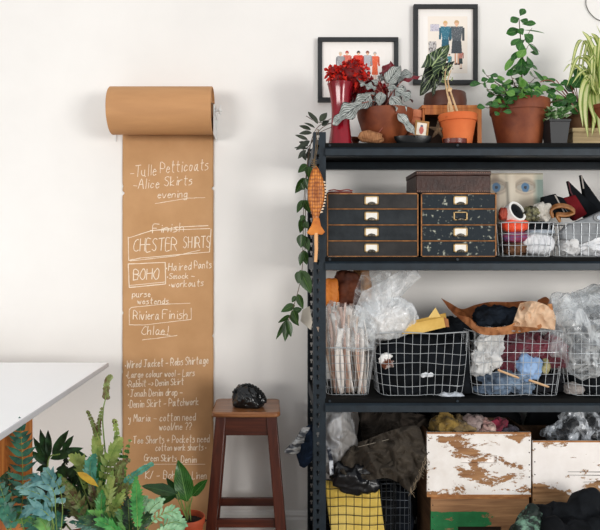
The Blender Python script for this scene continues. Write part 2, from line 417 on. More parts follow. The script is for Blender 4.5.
def write(bm, text, px, py, size, px1=None, slope=0, w=.0037, bold=1, y=-.0125, jit=.35):
    k = F/3.385; s = size/9/k     # size: cap height in px
    adv = 0; strokes = []
    for ch in text:
        if ch == ' ': adv += 5; continue
        if ch == '*': strokes.append([(adv, 2.4), (adv+1.4, 2.6)]); strokes.append([(adv, 3.0), (adv+1.4, 3.1)]); strokes.append([(adv, 3.6), (adv+1.3, 3.5)]); adv += 4.4; continue
        g = G[ch]; mxx = 0
        for st in g.split('|'):
            pts = []
            for q in st.split():
                xx = float(q[0]); yy = YV.get(q[1], None); yy = float(q[1]) if yy is None else yy
                mxx = max(mxx, xx); pts.append((adv+xx+hrnd.uniform(-jit, jit)+yy*.12, yy+hrnd.uniform(-jit, jit)))
            strokes.append(pts)
        adv += mxx+2.2
    kx = s if px1 is None else (px1-px)/k/adv
    x0, z0 = (px-VX)/k, CAMZ-(py-VY)/k
    for st in strokes:
        P = []
        for (a_, b_) in st:
            xx = x0+a_*kx; zz = z0+b_*s - slope*a_*kx
            P.append(Vector((xx, y, zz)))
        stroke(bm, cat(P, 3) if len(P) > 2 else P, w*bold)
def stroke(bm, P, w):
    for i in range(len(P)-1):
        d = P[i+1]-P[i]
        if d.length < 1e-6: continue
        d.normalize(); nn = Vector((-d.z, 0, d.x))*w/2*hrnd.uniform(.7, 1.15); e = d*w*.25
        vs = [bm.verts.new(P[i]-e+nn), bm.verts.new(P[i]-e-nn), bm.verts.new(P[i+1]+e-nn), bm.verts.new(P[i+1]+e+nn)]
        bm.faces.new(vs)
def line(bm, pts, w=.0038, y=-.0125):
    P = [Vector(((a_-VX)*3.385/F, y, CAMZ-(b_-VY)*3.385/F)) for a_, b_ in pts]
    Q = []
    for p, q in zip(P, P[1:]):
        for i in range(6): Q.append(p.lerp(q, i/6) + Vector((hrnd.uniform(-.0006, .0006), 0, hrnd.uniform(-.0006, .0006))))
    Q.append(P[-1]); stroke(bm, Q, w)
bm = NB()
write(bm, '-Tulle', 130, 177, 11, 157, -.08); write(bm, 'Petticoats', 160, 173, 11, 209, -.07)
write(bm, '-Alice', 133, 189, 9.5, 160, -.05); write(bm, 'Skirts', 164, 186, 9.5, 193, -.05)
write(bm, 'evening', 157, 198, 7.5, 188, -.03); line(bm, [(155, 203.5), (188, 198), (205, 197.5)], .003)
write(bm, 'Finish', 152, 233, 8.5, 185, -.05)
line(bm, [(128, 238), (150, 231), (180, 227), (208, 225.5)]); line(bm, [(150, 230.5), (210, 228.5)])
line(bm, [(128, 237), (128.5, 260.5), (140, 258), (209, 252)]); line(bm, [(211, 229), (209.5, 252)]); line(bm, [(130, 261), (175, 256), (200, 250)], .003)
write(bm, 'CHESTER', 133, 251.5, 12.5, 178, -.03, bold=1.15); write(bm, 'SHIRTS', 183, 248, 11, 211, -.03, bold=1.1)
line(bm, [(128, 264), (165, 262.5), (165.5, 284), (129, 287.5), (128, 264)], .0045); line(bm, [(129, 285.5), (165, 282)], .003)
write(bm, 'BOHO', 133, 280, 10.5, 160, -.04, bold=1.25)
write(bm, '*Haired', 166, 271, 7.5, 192, -.06); write(bm, 'Pants', 194, 268.5, 7.5, 212, -.03)
write(bm, '*Smock -', 167, 279, 5.5, 195, -.03); write(bm, '*workouts', 169, 287.5, 6.5, 204, -.05)
write(bm, 'purse', 132, 297, 6, 151, -.0); write(bm, 'westends', 137, 304, 6, 169, .0)
line(bm, [(129, 310), (131, 307.5), (160, 304.5), (190, 303.3)], .003); line(bm, [(129, 309), (129, 325), (145, 325), (191, 319.5), (191, 308)], .003)
write(bm, 'Riviera', 133, 319.5, 9, 160, 0, bold=1.15); write(bm, 'Finish', 162, 319, 9, 188, 0, bold=1)
write(bm, 'Chloe!', 141, 335, 8.5, 169, -.02); line(bm, [(142, 340), (160, 338), (177, 335.5)], .003); line(bm, [(156, 334), (170, 335.5)], .003)
for t, a_, b_, s_, c_, sl in [('*Wired Jacket - Robs Shirtage', 125, 368.5, 7.5, 209, -.06), ('*Large colour wool - Lars', 126, 378, 6.5, 195, -.03), ('*Rabbit -> Denim Skirt', 127, 387.5, 6.5, 184, -.05),
    ('*Jonah Denim drop -', 128, 397, 7, 183, -.03), ('*Denim Skirt - Patchwork', 128, 408, 7.5, 199, -.04), ('y Maria - cotton need', 128, 422, 7.5, 196, -.02), ("wool/me ??", 159, 430.5, 7, 192, -.02),
    ('*Tee Shorts & Pockets need', 131, 444, 7.5, 210, -.02), ('cotton work shorts *', 155, 451, 6.5, 207, -.01), ('Green Skirts', 144, 461, 6.5, 177, .03), ('Denim', 181, 463, 7, 197, -.0), ('K/ - Boho', 145, 479, 8, 180, 0), ('Linen', 192, 479, 7, 207, 0)]:
    write(bm, t, a_, b_, s_, c_, sl, bold=1.15, jit=.3)
line(bm, [(144, 464.5), (205, 464.5)], .003)
for v in bm.verts:
    v.co -= roll.location; v.co.y = sheet_y(v.co.x, v.co.z) - .0032
obj("handwriting", bm, chalk_m, roll, smooth=False)["label"] = "pale chalky handwriting in list form"
# ================================================================== shelving unit
FY, BY = Y(2.91), -.035
PX0, PX1, PT = X(313.3, 2.91), X(325.9, 2.91), 2.043
SXR = PX0 + 1.90
shelf = thing('shelving_unit', 'tall black slotted-angle steel shelving unit with four decks', 'shelving', ((PX0+SXR)/2, (FY+BY)/2, 0))
cx, cy = shelf.location.x, shelf.location.y
def flange(bm, face, u0, u1, uh, w0, w1, hw=.0065):
    """perforated strip: face 'x' = spans x from u0 to u1 at y in w0..w1; face 'y' = spans y at x in w0..w1"""
    def bb(a0, a1, z0, z1):
        if face == 'x': box(bm, a0-cx, a1-cx, w0-cy, w1-cy, z0, z1)
        else: box(bm, w0-cx, w1-cx, a0-cy, a1-cy, z0, z1)
    bb(u0, uh-hw, 0, PT); bb(uh+hw, u1, 0, PT)
    z = .02; prev = 0
    while z < PT-.03:
        bb(uh-hw, uh+hw, prev, z)                  # web between holes
        bb(uh-hw, uh-hw*.5, z, z+.011); bb(uh+hw*.5, uh+hw, z, z+.011)   # narrow lower half of the keyhole
        prev = z+.022; z += .0432
    bb(uh-hw, uh+hw, prev, PT)
def post(x0, x1, y0, y1, hx, sgn, left):
    bm = NB()
    if sgn < 0: flange(bm, 'x', x0, x1, hx, y0, y0+.003)
    else: flange(bm, 'x', x0, x1, hx, y1-.003, y1)
    xs = x0 if left else x1-.003
    flange(bm, 'y', y0+.003, y1-.003, (y0+y1)/2, xs, xs+.003)
    obj('post', bm, black_steel, shelf, smooth=False)
pw = PX1-PX0
post(PX0, PX1, FY, FY+.045, PX0+.0205, -1, True); post(PX0, PX1, BY-.045, BY, PX0+.0205, 1, True)
post(SXR-pw, SXR, FY, FY+.045, SXR-.0205, -1, False); post(SXR-pw, SXR, BY-.045, BY, SXR-.0205, 1, False)
TOPZ, L2Z, L3Z, L4Z = Z(143, 2.91), Z(257, 2.91), Z(398.5, 2.91), .09
for z in (TOPZ, L2Z, L3Z, L4Z):
    for (y0, s) in ((FY, -1), (BY, 1)):
        # two-step beam: recessed upper ledge with its shade painted black, proud lower channel
        bm = NB(); a, b = PX1-.004-cx, SXR-pw+.004-cx
        yf = y0+.004*(-s)*-1 if False else y0
        for nm, mt_, pr in (('beam_ledge', deck_m, [(0, 0), (-.001, -.017), (-.0005, -.0195), (.006, -.0195), (.006, 0)]), ('beam', black_steel, [(-.001, -.020), (-.0135, -.029), (-.0145, -.058), (.0, -.0605), (.03, -.0605), (.03, -.056), (.004, -.056), (.004, -.020)])):
            bm = NB(); va = [bm.verts.new((a, (y0-cy)+(p[0] if s < 0 else -p[0]), z+p[1])) for p in pr]; vb = [bm.verts.new((b, (y0-cy)+(p[0] if s < 0 else -p[0]), z+p[1])) for p in pr]
            for i in range(len(pr)): bm.faces.new((va[i], vb[i], vb[(i+1) % len(pr)], va[(i+1) % len(pr)]))
            bm.faces.new(va); bm.faces.new(vb[::-1])
            obj(nm, bm, mt_, shelf, smooth=False)
    for xx in (PX0+.003, SXR-.007):
        bm = NB(); box(bm, xx-cx, xx+.004-cx, FY+.003-cy, BY-.003-cy, z-.06, z-.002); obj('side_beam', bm, black_steel, shelf)
    bm = NB(); box(bm, PX0+.008-cx, SXR-.008-cx, FY+.007-cy, BY-.007-cy, z-.018, z-.0006)
    obj('shelf_deck', bm, deck_m, shelf)
for z in (TOPZ, L2Z, L3Z):
    for px in (330, 458):
        bm = NB(); xx = X(px, 2.9); tube(bm, [(xx-cx, FY-.001-cy, z-.011), (xx-cx, FY-.005-cy, z-.011)], .006, 10); obj('bolt', bm, black_steel, shelf)

# ================================================================== stool
ST = thing('wooden_stool', 'tall dark mahogany stool with a worn rounded-corner seat beside the paper sheet', 'stool', (X(247, 3.15), -.25, 0))
sx, sy = ST.location.x, ST.location.y
bm = NB()
def rrect(x0, x1, y0, y1, r, n=6):
    P = []
    for (qx, qy, a0) in ((x1-r, y1-r, 0), (x0+r, y1-r, 90), (x0+r, y0+r, 180), (x1-r, y0+r, 270)):
        for k in range(n+1): a = math.radians(a0+90*k/n); P.append((qx+r*math.cos(a), qy+r*math.sin(a)))
    return P
def plate(bm, P, z0, z1):
    a = [bm.verts.new((x, y, z0)) for x, y in P]; b = [bm.verts.new((x, y, z1)) for x, y in P]
    bm.faces.new(a[::-1]); bm.faces.new(b)
    for i in range(len(P)): bm.faces.new((a[i], a[(i+1) % len(P)], b[(i+1) % len(P)], b[i]))
SZ = Z(412, 3.0)
plate(bm, rrect(-.16, .16, -.16, .14, .03), SZ-.024, SZ); obj('seat', bm, stool_seat_m, ST, bevel=.006)
for a, b_ in ((-1, -1), (1, -1), (-1, 1), (1, 1)):
    bm = NB(); tx_, ty_ = a*.118, b_*.10-.01; bx_, by_ = a*.180, b_*.145-.01; w = .024
    hexa(bm, [(bx_-w, by_-w, 0), (bx_+w, by_-w, 0), (bx_+w, by_+w, 0), (bx_-w, by_+w, 0)], [(tx_-w, ty_-w, SZ-.024), (tx_+w, ty_-w, SZ-.024), (tx_+w, ty_+w, SZ-.024), (tx_-w, ty_+w, SZ-.024)])
    obj('leg', bm, stool_wood, ST, bevel=.003)
for s in (-1, 1):
    bm = NB(); box(bm, -.118, .118, s*.10-.01-.01+s*.008, s*.10+s*.008, SZ-.115, SZ-.024); obj('apron', bm, stool_woodx, ST, bevel=.002)
    bm = NB(); box(bm, s*.118-.01, s*.118+.01, -.11, .09, SZ-.115, SZ-.024); obj('apron', bm, stool_wood, ST, bevel=.002)
    bm = NB(); box(bm, -.165, .165, s*.130-.02, s*.130, .222, .262); obj('stretcher', bm, stool_woodx, ST, bevel=.003)
    bm = NB(); box(bm, s*.163-.01, s*.163+.01, -.14, .12, .16, .19); obj('stretcher', bm, stool_wood, ST, bevel=.003)

# ================================================================== lights and camera
w = bpy.data.worlds.new('world'); sc.world = w; w.use_nodes = True
wn, wl = w.node_tree.nodes, w.node_tree.links
wt = wn.new('ShaderNodeTexCoord'); ws = wn.new('ShaderNodeSeparateXYZ'); wr_ = wn.new('ShaderNodeMapRange')     # bright room: white ceiling above, darker floor below
wl.new(wt.outputs['Generated'], ws.inputs[0]); wl.new(ws.outputs['Z'], wr_.inputs['Value']); wr_.inputs['From Min'].default_value = -.1; wr_.inputs['From Max'].default_value = .9
wr_.inputs['To Min'].default_value = .50; wr_.inputs['To Max'].default_value = .82; wl.new(wr_.outputs[0], wn['Background'].inputs[1])
wn['Background'].inputs[0].default_value = (.95, .97, 1, 1)
def area(name, loc, target, sx_, sy_, power, col):
    l = bpy.data.lights.new(name, 'AREA'); l.shape = 'RECTANGLE'; l.size = sx_; l.size_y = sy_; l.energy = power; l.color = col
    o = bpy.data.objects.new(name, l); COL.objects.link(o); o.location = loc
    o.rotation_euler = (Vector(target)-Vector(loc)).to_track_quat('-Z', 'Y').to_euler(); return o
area('window_light', (-4.6, -8.0, 1.7), (.5, -.2, 1.2), 3.0, 2.2, 290, (1, .98, .95))
area('window_light_right', (5.6, -7.5, 1.8), (.8, -.2, 1.2), 3.0, 2.2, 320, (1, .98, .95))
area('front_fill', (.6, -6.6, 3.3), (.6, -.2, 1.2), 3.0, 2.2, 22, (1, .985, .975))  # fill lamp added to brighten the wall inside the shelf bays
cam = bpy.data.cameras.new('camera'); co = bpy.data.objects.new('camera', cam); COL.objects.link(co)
co.location = (0, -DW, CAMZ); co.rotation_euler = (PI/2, 0, 0)
cam.sensor_width = 36; cam.lens = 36*F/600; cam.shift_x = (300-VX)/600; cam.shift_y = -(265-VY)/600; cam.clip_start = .05
sc.camera = co
sc.view_settings.view_transform = 'Standard'; sc.view_settings.exposure = -.04; sc.view_settings.gamma = .90; sc.view_settings.look = 'None'
# ================================================================== frames on the wall
art_m = mattr('printed_paper', .6); frame_m = M('black_frame_wood', '#26282a', '#303234', scale=10, rough=.45); glass_d = None
def ell(u, v, cx_, cy_, rx, ry): return ((u-cx_)/rx)**2 + ((v-cy_)/ry)**2 < 1
def figure(u, v, x, top, h, body, skirt, hair, wid=.5, legs=True):
    "small painted fashion figure; returns a colour or None"
    s = h; dx = (u-x)/s; y = (top-v)/s
    if ell(dx, y, 0, .078, .04, .055) and y > .055: return (.92, .74, .62)
    if ell(dx, y, 0, .055, .055, .06): return hair
    if .11 < y < .15 and abs(dx) < .02: return (.92, .74, .62)
    if .14 <= y < .46:
        k = (y-.14)/.32; wb = .10*wid*2*(1-.35*k)
        arm = .03
        if abs(dx) < wb: return body if noise.noise(Vector((u*60, v*60, 0))) < .35 else mixc(body, (1, 1, 1), .4)
        if abs(abs(dx)-(wb+.005+.05*k)) < arm*.9 and y > .17: return mixc(body, (0, 0, 0), .15)
    if .46 <= y < .74:
        k = (y-.46)/.28
        if abs(dx) < wid*(.14+.03*k): return skirt if noise.noise(Vector((u*50, v*70, 3))) < .3 else mixc(skirt, (0, 0, 0), .25)
    if legs and .74 <= y < .97 and (abs(dx-.035) < .016 or abs(dx+.03) < .016): return (.85, .66, .55)
    if legs and .955 <= y < 1.0 and (abs(dx-.045) < .03 or abs(dx+.02) < .03): return (.3, .2, .2)
    return None
PAP = (.965, .945, .925)
def art_group(u, v):
    c = mixc(PAP, (.90, .86, .83), .25*abs(noise.noise(Vector((u*6, v*5, 1)))))
    A = u*1.33
    for x, top, h, b, s_, hr, w_ in [(.24, .93, .74, (.62, .62, .63), (.5, .5, .52), (.85, .78, .7), .55), (.40, .95, .74, (.86, .45, .38), (.78, .1, .08), (.72, .16, .1), .6), (.68, .95, .74, (.86, .25, .16), (.9, .5, .45), (.18, .1, .1), .7),
                                     (.90, .95, .74, (.72, .72, .74), (.8, .78, .78), (.55, .3, .25), .6), (1.08, .93, .74, (.93, .42, .27), (.93, .45, .3), (.75, .72, .7), .6)]:
        q = figure(A, v, x, top, h, b, s_, hr, w_)
        if q: return q
    return c
def art_pair(u, v):
    c = mixc(PAP, (.93, .87, .80), .5 if u > .1 else 0)
    A = u*.78
    for x, top, h, b, s_, hr, w_ in [(.39, .92, .70, (.25, .48, .56), (.22, .42, .5), (.85, .7, .5), .6), (.59, .93, .78, (.38, .40, .42), (.33, .35, .37), (.8, .66, .5), .72), (.66, .42, .34, (.75, .5, .45), (.25, .3, .3), (.6, .35, .25), .6), (.46, .34, .28, (.28, .55, .6), (.25, .5, .55), (.5, .3, .25), .6)]:
        q = figure(A, v, x, top, h, b, s_, hr, w_)
        if q: return q
    if .12 < u < .30 and .36 < v < .56:
        n_ = noise.noise(Vector((u*40, v*22, 0))); return (.45, .43, .43) if n_ > .12 else (.78, .76, .75)
    if .16 < u < .36 and .74 < v < .86: return mixc((.82, .80, .84), (.5, .48, .55), max(0, noise.noise(Vector((u*40, v*40, 2)))))
    return c
def frame(name, x0, y0, x1, y1, fn, label, D=3.37, mat_margin=.1, nx=170):
    w_, h_ = X(x1, D)-X(x0, D), Z(y0, D)-Z(y1, D)
    t = thing(name, label, 'picture', ((X(x0, D)+X(x1, D))/2, Y(D), Z(y1, D)))
    fw = .022
    bm = NB(); a, b = w_/2, fw
    for (p0, p1, q0, q1) in ((-a, a, 0, b), (-a, a, h_-b, h_), (-a, -a+b, b, h_-b), (a-b, a, b, h_-b)): box(bm, p0, p1, 0, .026, q0, q1)
    obj('frame', bm, frame_m, t, bevel=.0015)
    bm = NB(); box(bm, -a+fw, a-fw, .014, .02, fw, h_-fw); obj('mat_board', bm, M('mat_board', '#f4efea', rough=.8), t)
    mw, mh = (w_-2*fw)*mat_margin, (h_-2*fw)*mat_margin
    painted('print', w_-2*fw-2*mw, h_-2*fw-2*mh, nx, int(nx*h_/w_), fn, art_m, t, (0, .0132, fw+mh))
    return t
frame('picture_frame', 318, 37, 398.5, 101.5, art_group, 'landscape black picture frame behind the red vase showing a row of dressed figures', mat_margin=.12)
frame('picture_frame', 414, 4, 478, 84, art_pair, 'portrait black picture frame hung higher, showing two standing dressed figures in suits', mat_margin=.1)

# ================================================================== pots helper
def pot(name_, D, pxc, py0, pxw, ph, m, t, taper=.72, rim=.18, rimout=1.06, square=False):
    pass
def potmesh(R, H, taper=.72, rim=.2, lip=.006, th=.006, n=40, belly=0):
    bm = NB(); rb = R*taper; rh = H*rim; r1 = R-lip
    pr = [(0.001, 0), (rb-.002, 0), (rb, .003)]
    for k in range(1, 7):
        q = k/6; pr.append((rb+(r1-rb)*q + belly*math.sin(q*PI), (H-rh)*q))
    pr += [(R-.001, H-rh+.001), (R, H-rh+.004), (R, H-.003), (R-.002, H), (R-th+.001, H), (R-th, H-.004), (R-th-.002, H-rh-.01), (.001, H-rh-.012)]
    lathe(bm, pr, n, caps=False); return bm
def soilmesh(R, z, sd=0):
    bm = NB(); lathe(bm, [(.001, z+.006), (R*.5, z+.005), (R, z)], 24, caps=False, wob=.3, seed=sd); return bm
def potplant(name, label, px, D, zbase, R, H, m, group=None, **k):
    t = thing(name, label, 'plant', (X(px, D), Y(D), zbase), 0, group)
    obj('pot', potmesh(R, H, **k), m, t); obj('soil', soilmesh(R*.93, H-.02), soil, t)
    return t
TZ = TOPZ+.0006
g_stem = M('green_stem', '#6f8a4a', '#8aa35a', scale=20, rough=.6)
r_stem = M('red_stem', '#8c4a3c', '#a8685a', scale=20, rough=.5)
br_stem = M('brown_stem', '#4a3a2c', '#6a5440', scale=20, rough=.8)

# ---------- red vase with red blooms
vase = thing('vase', 'tall waisted glossy red vase at the left end of the top deck', 'vase', (X(340.5, 3.0), Y(3.0), TZ))
k = 3.0/F; H_ = (146.5-84)*k; bm = NB()
pr = [(.001, 0)]; outer = []
for i in range(25):
    q = i/24; r = (9.2 + 4.2*((q-.52)/.48)**2*(1.0 if q > .52 else .75) - 0.4)*k
    outer.append((r, q*H_))
pr += outer + [(outer[-1][0]-.003, H_+.001), (outer[-1][0]-.006, H_-.003)] + [(r-.006, z) for r, z in outer[::-1][2:-1]] + [(.001, .008)]
lathe(bm, pr, 48, caps=False)
for v in bm.verts:
    a_ = math.atan2(v.co.y, v.co.x); r = math.hypot(v.co.x, v.co.y); v.co.x *= 1+.02*math.cos(8*a_); v.co.y *= 1+.02*math.cos(8*a_)
obj('body', bm, M('red_ceramic', '#7a0f1c', '#97162a', scale=4, rough=.15, coat=.35, stretch=(3, 3, .6)), vase)
vase.children[0].name = 'vase_body'
fl = thing('flower_bunch', 'bunch of curly bright red blooms standing in the red vase', 'flowers', (X(343, 3.02), Y(3.02), TZ+H_*.9))
rnd = random.Random(3)
red_m = M('red_petals', '#b8110f', '#e03a26', scale=30, rough=.45, trans=.1); red_d = M('dark_red_petals', '#6e0b14', '#a11620', scale=30, rough=.5)
core_m = M('deep_red', '#5a0a0e', '#8f1416', scale=60, rough=.6)
def bloom(c, R, m, nm, n_=150, sz=.0165):
    bm = NB(); tb = heap((0, 0, 0), (R*.8, R*.8, R*.8), .004, 40, 3, 3, 2)
    for v in tb.verts: v.co += Vector(c)-fl.location
    obj('bloom_core', tb, core_m, fl)
    for i in range(n_):
        d = Vector((rnd.gauss(0, 1), rnd.gauss(0, 1), rnd.gauss(0, 1))).normalized()
        p = Vector(c)+d*R*rnd.uniform(.7, 1.0)
        leaf(bm, p-fl.location, d+rv(rnd, .8), rv(rnd), sz*rnd.uniform(.8, 1.5), sz*rnd.uniform(.8, 1.2), 'round', fold=.5, droop=.3, ns=3, na=2)
    return obj(nm, bm, m, fl)
for (px, py, D, R, m, n_) in [(353, 75, 3.02, 15, red_m, 260), (338, 80, 3.0, 9, red_m, 130), (360, 87, 3.06, 15, red_d, 220), (375, 95, 3.08, 12, red_d, 160), (352, 68, 3.03, 9, red_m, 120), (366, 98, 3.06, 10, red_d, 120), (333, 72, 3.0, 6, red_m, 60)]:
    bloom(V(px, py, D), R*D/F, m, 'bloom', n_)
bm = NB()
for px in (338, 341, 345): tube(bm, cat([V(340, 120, 3.0)-fl.location, V(px, 88, 3.0)-fl.location, V(px*1.2-60, 78, 3.02)-fl.location], 5), .003, 5)
obj('stem', bm, g_stem, fl)['kind'] = 'stuff'

# ---------- small pot behind the vase with trailing vine
vine_m = mleaf('vine_leaf', '#33541f', '#213c18', '#6e8c4a', N_=5, vw=.03, mid=.03, rough=.35, tr=.25, mix=.6)
vine_d = mleaf('dark_vine_leaf', '#242c22', '#38402e', '#59604a', N_=5, vw=.03, mid=.03, rough=.4, tr=.05, mix=.5)
vp = potplant('trailing_plant', 'dark-leaved plant trailing off the left end of the top deck, pot behind red vase', 351, 3.2, TZ, .045, .075, terra_old)
o_ = vp.location
def VL(px, py, D): return V(px, py, D)-o_
bs, bl, bl2 = NB(), NB(), NB(); rnd = random.Random(8)
paths = [[(350, 128, 3.2), (338, 118, 3.15), (325, 122, 3.05), (314, 133, 2.95), (308, 160, 2.93), (304, 200, 2.93), (303, 240, 2.93), (302, 270, 2.93), (297, 295, 2.92), (288, 322, 2.91)],
         [(350, 128, 3.2), (340, 121, 3.1), (322, 128, 3.0), (310, 145, 2.95), (303, 150, 2.93)],
         [(350, 128, 3.2), (336, 124, 3.05), (318, 122, 2.98), (306, 116, 2.96)],
         [(350, 128, 3.2), (337, 126, 3.02), (318, 134, 2.96), (309, 150, 2.94), (306, 190, 2.94), (305, 250, 2.94)]]
for P in paths: tube(bs, cat([VL(*p) for p in P], 8), .0016, 5)
def pxleaf(bm, a, b, D, Wpx, prof='ovate', nrm=(0, -1, .3), dd=.0, **kw):
    "leaf from pixel a to pixel b at distance D (tip at D+dd)"
    p0, p1 = V(*a, D)-o_, V(*b, D+dd)-o_
    leaf(bm, p0, p1-p0, nrm, (p1-p0).length*1.03, Wpx*D/F, prof, droop=kw.pop('droop', .08), **kw)
for a, b, w_ in [((314, 120), (308, 111), 5), ((318, 124), (312, 113), 4), ((311, 130), (299, 125), 5), ((312, 133), (299, 133), 5.5), ((308, 140), (295, 134), 4), ((309, 143), (296, 149), 6), ((310, 141), (300, 146), 5),
                 ((308, 149), (294, 147), 5), ((306, 150), (298, 158), 5), ((308, 151), (309, 160), 5), ((315, 128), (304, 122), 4), ((320, 122), (327, 112), 7), ((308, 146), (299, 141), 5), ((322, 126), (329, 120), 6), ((303, 152), (306, 160), 5)]:
    pxleaf(bl2, a, b, 2.95+rnd.uniform(-.03, .03), w_, 'lance', (rnd.uniform(-.5, .5), -1, rnd.uniform(0, 1)), fold=.35)
for a, b, w_ in [((308, 165), (298, 172), 9), ((308, 166), (309, 178), 8), ((306, 178), (295, 192), 9), ((305, 178), (309, 190), 7), ((304, 200), (297, 212), 8), ((304, 200), (310, 212), 9), ((304, 215), (301, 221), 6), ((304, 222), (308, 228), 7),
                 ((303, 217), (300, 232), 9), ((302, 234), (301, 247), 10), ((303, 250), (307, 264), 8), ((303, 252), (300, 265), 7), ((300, 271), (298, 283), 9), ((300, 270), (311, 292), 13), ((301, 274), (309, 287), 9), ((298, 294), (303, 308), 8), ((296, 296), (292, 302), 5), ((295, 305), (281, 311), 8), ((293, 310), (298, 322), 9), ((293, 312), (302, 308), 7),
                 ((290, 315), (278, 322), 5), ((288, 319), (285, 340), 9), ((287, 320), (291, 336), 8), ((287, 320), (276, 338), 5), ((290, 315), (299, 325), 6), ((303, 236), (309, 250), 9), ((304, 190), (301, 182), 5)]:
    pxleaf(bl, a, b, 2.92+rnd.uniform(-.02, .02), w_, 'ovate', (rnd.uniform(-.6, .6), -1, rnd.uniform(-.2, .6)), fold=.25)
obj('vine_stem', bs, br_stem, vp); obj('green_leaves', bl, vine_m, vp, smooth=True); obj('dark_leaves', bl2, vine_d, vp)

# ---------- begonia in terracotta bowl
bowl = thing('potted_begonia', 'silver-leaved begonia with red leaf undersides in a wide terracotta bowl', 'plant', (X(385, 3.06), Y(3.06), TZ)); o_ = bowl.location
Rb = 27.5*3.06/F; Hb = 37*3.06/F
bm = NB(); lathe(bm, [(.001, 0), (Rb*.36, 0), (Rb*.40, .004), (Rb*.62, Hb*.2), (Rb*.84, Hb*.48), (Rb*.97, Hb*.78), (Rb, Hb*.86), (Rb*1.01, Hb), (Rb*.94, Hb), (Rb*.92, Hb*.85), (.001, Hb*.8)], 48, caps=False)
obj('bowl', bm, terra_old, bowl); obj('soil', soilmesh(Rb*.92, Hb*.82), soil, bowl)
beg_m = mleaf('begonia_leaf', '#c4c8c3', '#a0a6a1', '#232827', N_=6, vw=.15, mid=.025, rough=.35, slant=1.3, back='#7c1a28', tr=.05, edge=.46, scale=40)
C_ = V(388, 114, 3.06)
bs = NB(); rnd = random.Random(5)
def beg(a, b, D, W, nrm, dd=0, wave=.5, **kw):
    b = (a[0]+(b[0]-a[0])*1.12, a[1]+(b[1]-a[1])*1.12); W *= 1.25
    bm = NB(); pxleaf(bm, a, b, D, W, 'ovate', nrm, dd, wave=wave, ns=12, na=8, fold=kw.pop('fold', .18), **kw)
    bm.normal_update()
    # leaf top must face the viewer side given by nrm
    if sum((f.normal for f in bm.faces), Vector()).dot(Vector(nrm)) < 0: bmesh.ops.reverse_faces(bm, faces=bm.faces[:])
    me = bpy.data.meshes.new('leaf'); bm.to_mesh(me); bm.free(); me.materials.append(beg_m)
    for p in me.polygons: p.use_smooth = True
    o = bpy.data.objects.new('leaf', me); link(o, bowl)
    p0 = V(*a, D)-o_; tube(bs, cat([C_-o_+rv(rnd, .02)-Vector((0, 0, .02)), (C_-o_+p0)/2+Vector((0, 0, .03)), p0], 6), .0022, 5)
beg((378, 83), (348, 76), 3.0, 17, (.1, -.7, 1)); beg((362, 103), (336, 120), 2.93, 17, (-.2, -1, .7)); beg((371, 95), (355, 108), 2.97, 14, (.2, -1, .5)); beg((366, 92), (372, 106), 3.0, 13, (0, -1, .4))
beg((387, 84), (399, 66), 3.05, 13, (.2, -1, .8)); beg((384, 77), (390, 62), 3.1, 15, (.2, .8, -1), fold=.5); beg((394, 90), (411, 99), 2.98, 15, (.2, -1, .9)); beg((390, 96), (405, 114), 2.95, 14, (.3, -1, .6))
beg((386, 88), (408, 90), 3.03, 11, (0, -.8, 1)); beg((397, 113), (414, 133), 2.92, 9, (.4, -1, .3), fold=.3); beg((402, 81), (420, 75), 3.08, 6, (0, .8, -1)); beg((366, 77), (357, 67), 3.08, 8, (0, -.8, 1)); beg((376, 89), (362, 84), 2.95, 10, (0, -1, 1)); beg((378, 76), (384, 80), 3.1, 8, (0, -1, 1)); beg((393, 80), (412, 72), 3.12, 12, (0, -1, .8)); beg((382, 92), (379, 104), 2.98, 9, (0, -1, .3)); beg((388, 78), (399, 74), 3.12, 10, (0, .8, -1))
# short reddish budding stems and one long looping runner
for (a, b) in [((373, 108), (371, 92)), ((376, 108), (374, 89)), ((380, 110), (377, 96)), ((384, 108), (392, 92)), ((388, 108), (398, 92)), ((378, 104), (376, 92))]:
    tube(bs, cat([V(*a, 3.0)-o_, V((a[0]+b[0])/2+1, (a[1]+b[1])/2, 3.0)-o_, V(*b, 3.0)-o_], 5), .0032, 6)
tube(bs, cat([V(x, y, 2.96)-o_ for x, y in [(380, 108), (386, 112), (386, 122), (380, 131), (376, 135)]], 8), .0022, 6)
obj('stems', bs, r_stem, bowl)

# ---------- shell / dried pod in front
pod = obj('dried_pod', heap((0, 0, 0), (.056, .022, .026), .0025, 30, 3, 4, 2.2, (1, 1, 1), .5, .25, rot=.12), M('dried_pod', '#8a5a38', '#bb8a62', scale=40, rough=.8, bump=.6, stretch=(6, 1, 1)), loc=V(371, 137, 2.95))
tag(pod, 'wrinkled tan dried seed pod lying before the terracotta bowl', 'seed pod')

# ---------- overturned pale pot, crate, brown planter with alocasia
t = thing('terracotta_pot', 'empty pale salmon terracotta pot between the begonia and the wooden box', 'plant pot', (X(412.5, 3.1), Y(3.1), TZ)); bm = potmesh(.047, .185, n=32)
obj('pot_wall', bm, terra_pale, t)
D = 3.16; cz = Z(105, D-.1)
cr = thing('wooden_box', 'open-fronted orange-brown wooden box carrying the alocasia planter', 'box', (X(446, D), Y(D), TZ)); hw = 29*D/F; hh = cz-TZ
bm = NB(); box(bm, -hw, hw, -.10, .12, hh-.016, hh); obj('box_top', bm, orange_wood, cr, bevel=.002)
bm = NB(); box(bm, -hw+.005, -hw+.015, -.095, .115, 0, hh-.016); obj('box_side', bm, orange_wood, cr)
bm = NB(); box(bm, hw-.02, hw, -.10, .115, 0, hh-.016); obj('box_side', bm, orange_wood, cr)
bm = NB(); box(bm, -hw+.015, hw-.02, .10, .11, 0, hh-.016); obj('box_back', bm, M('box_dark', '#3a2416', rough=.8), cr)
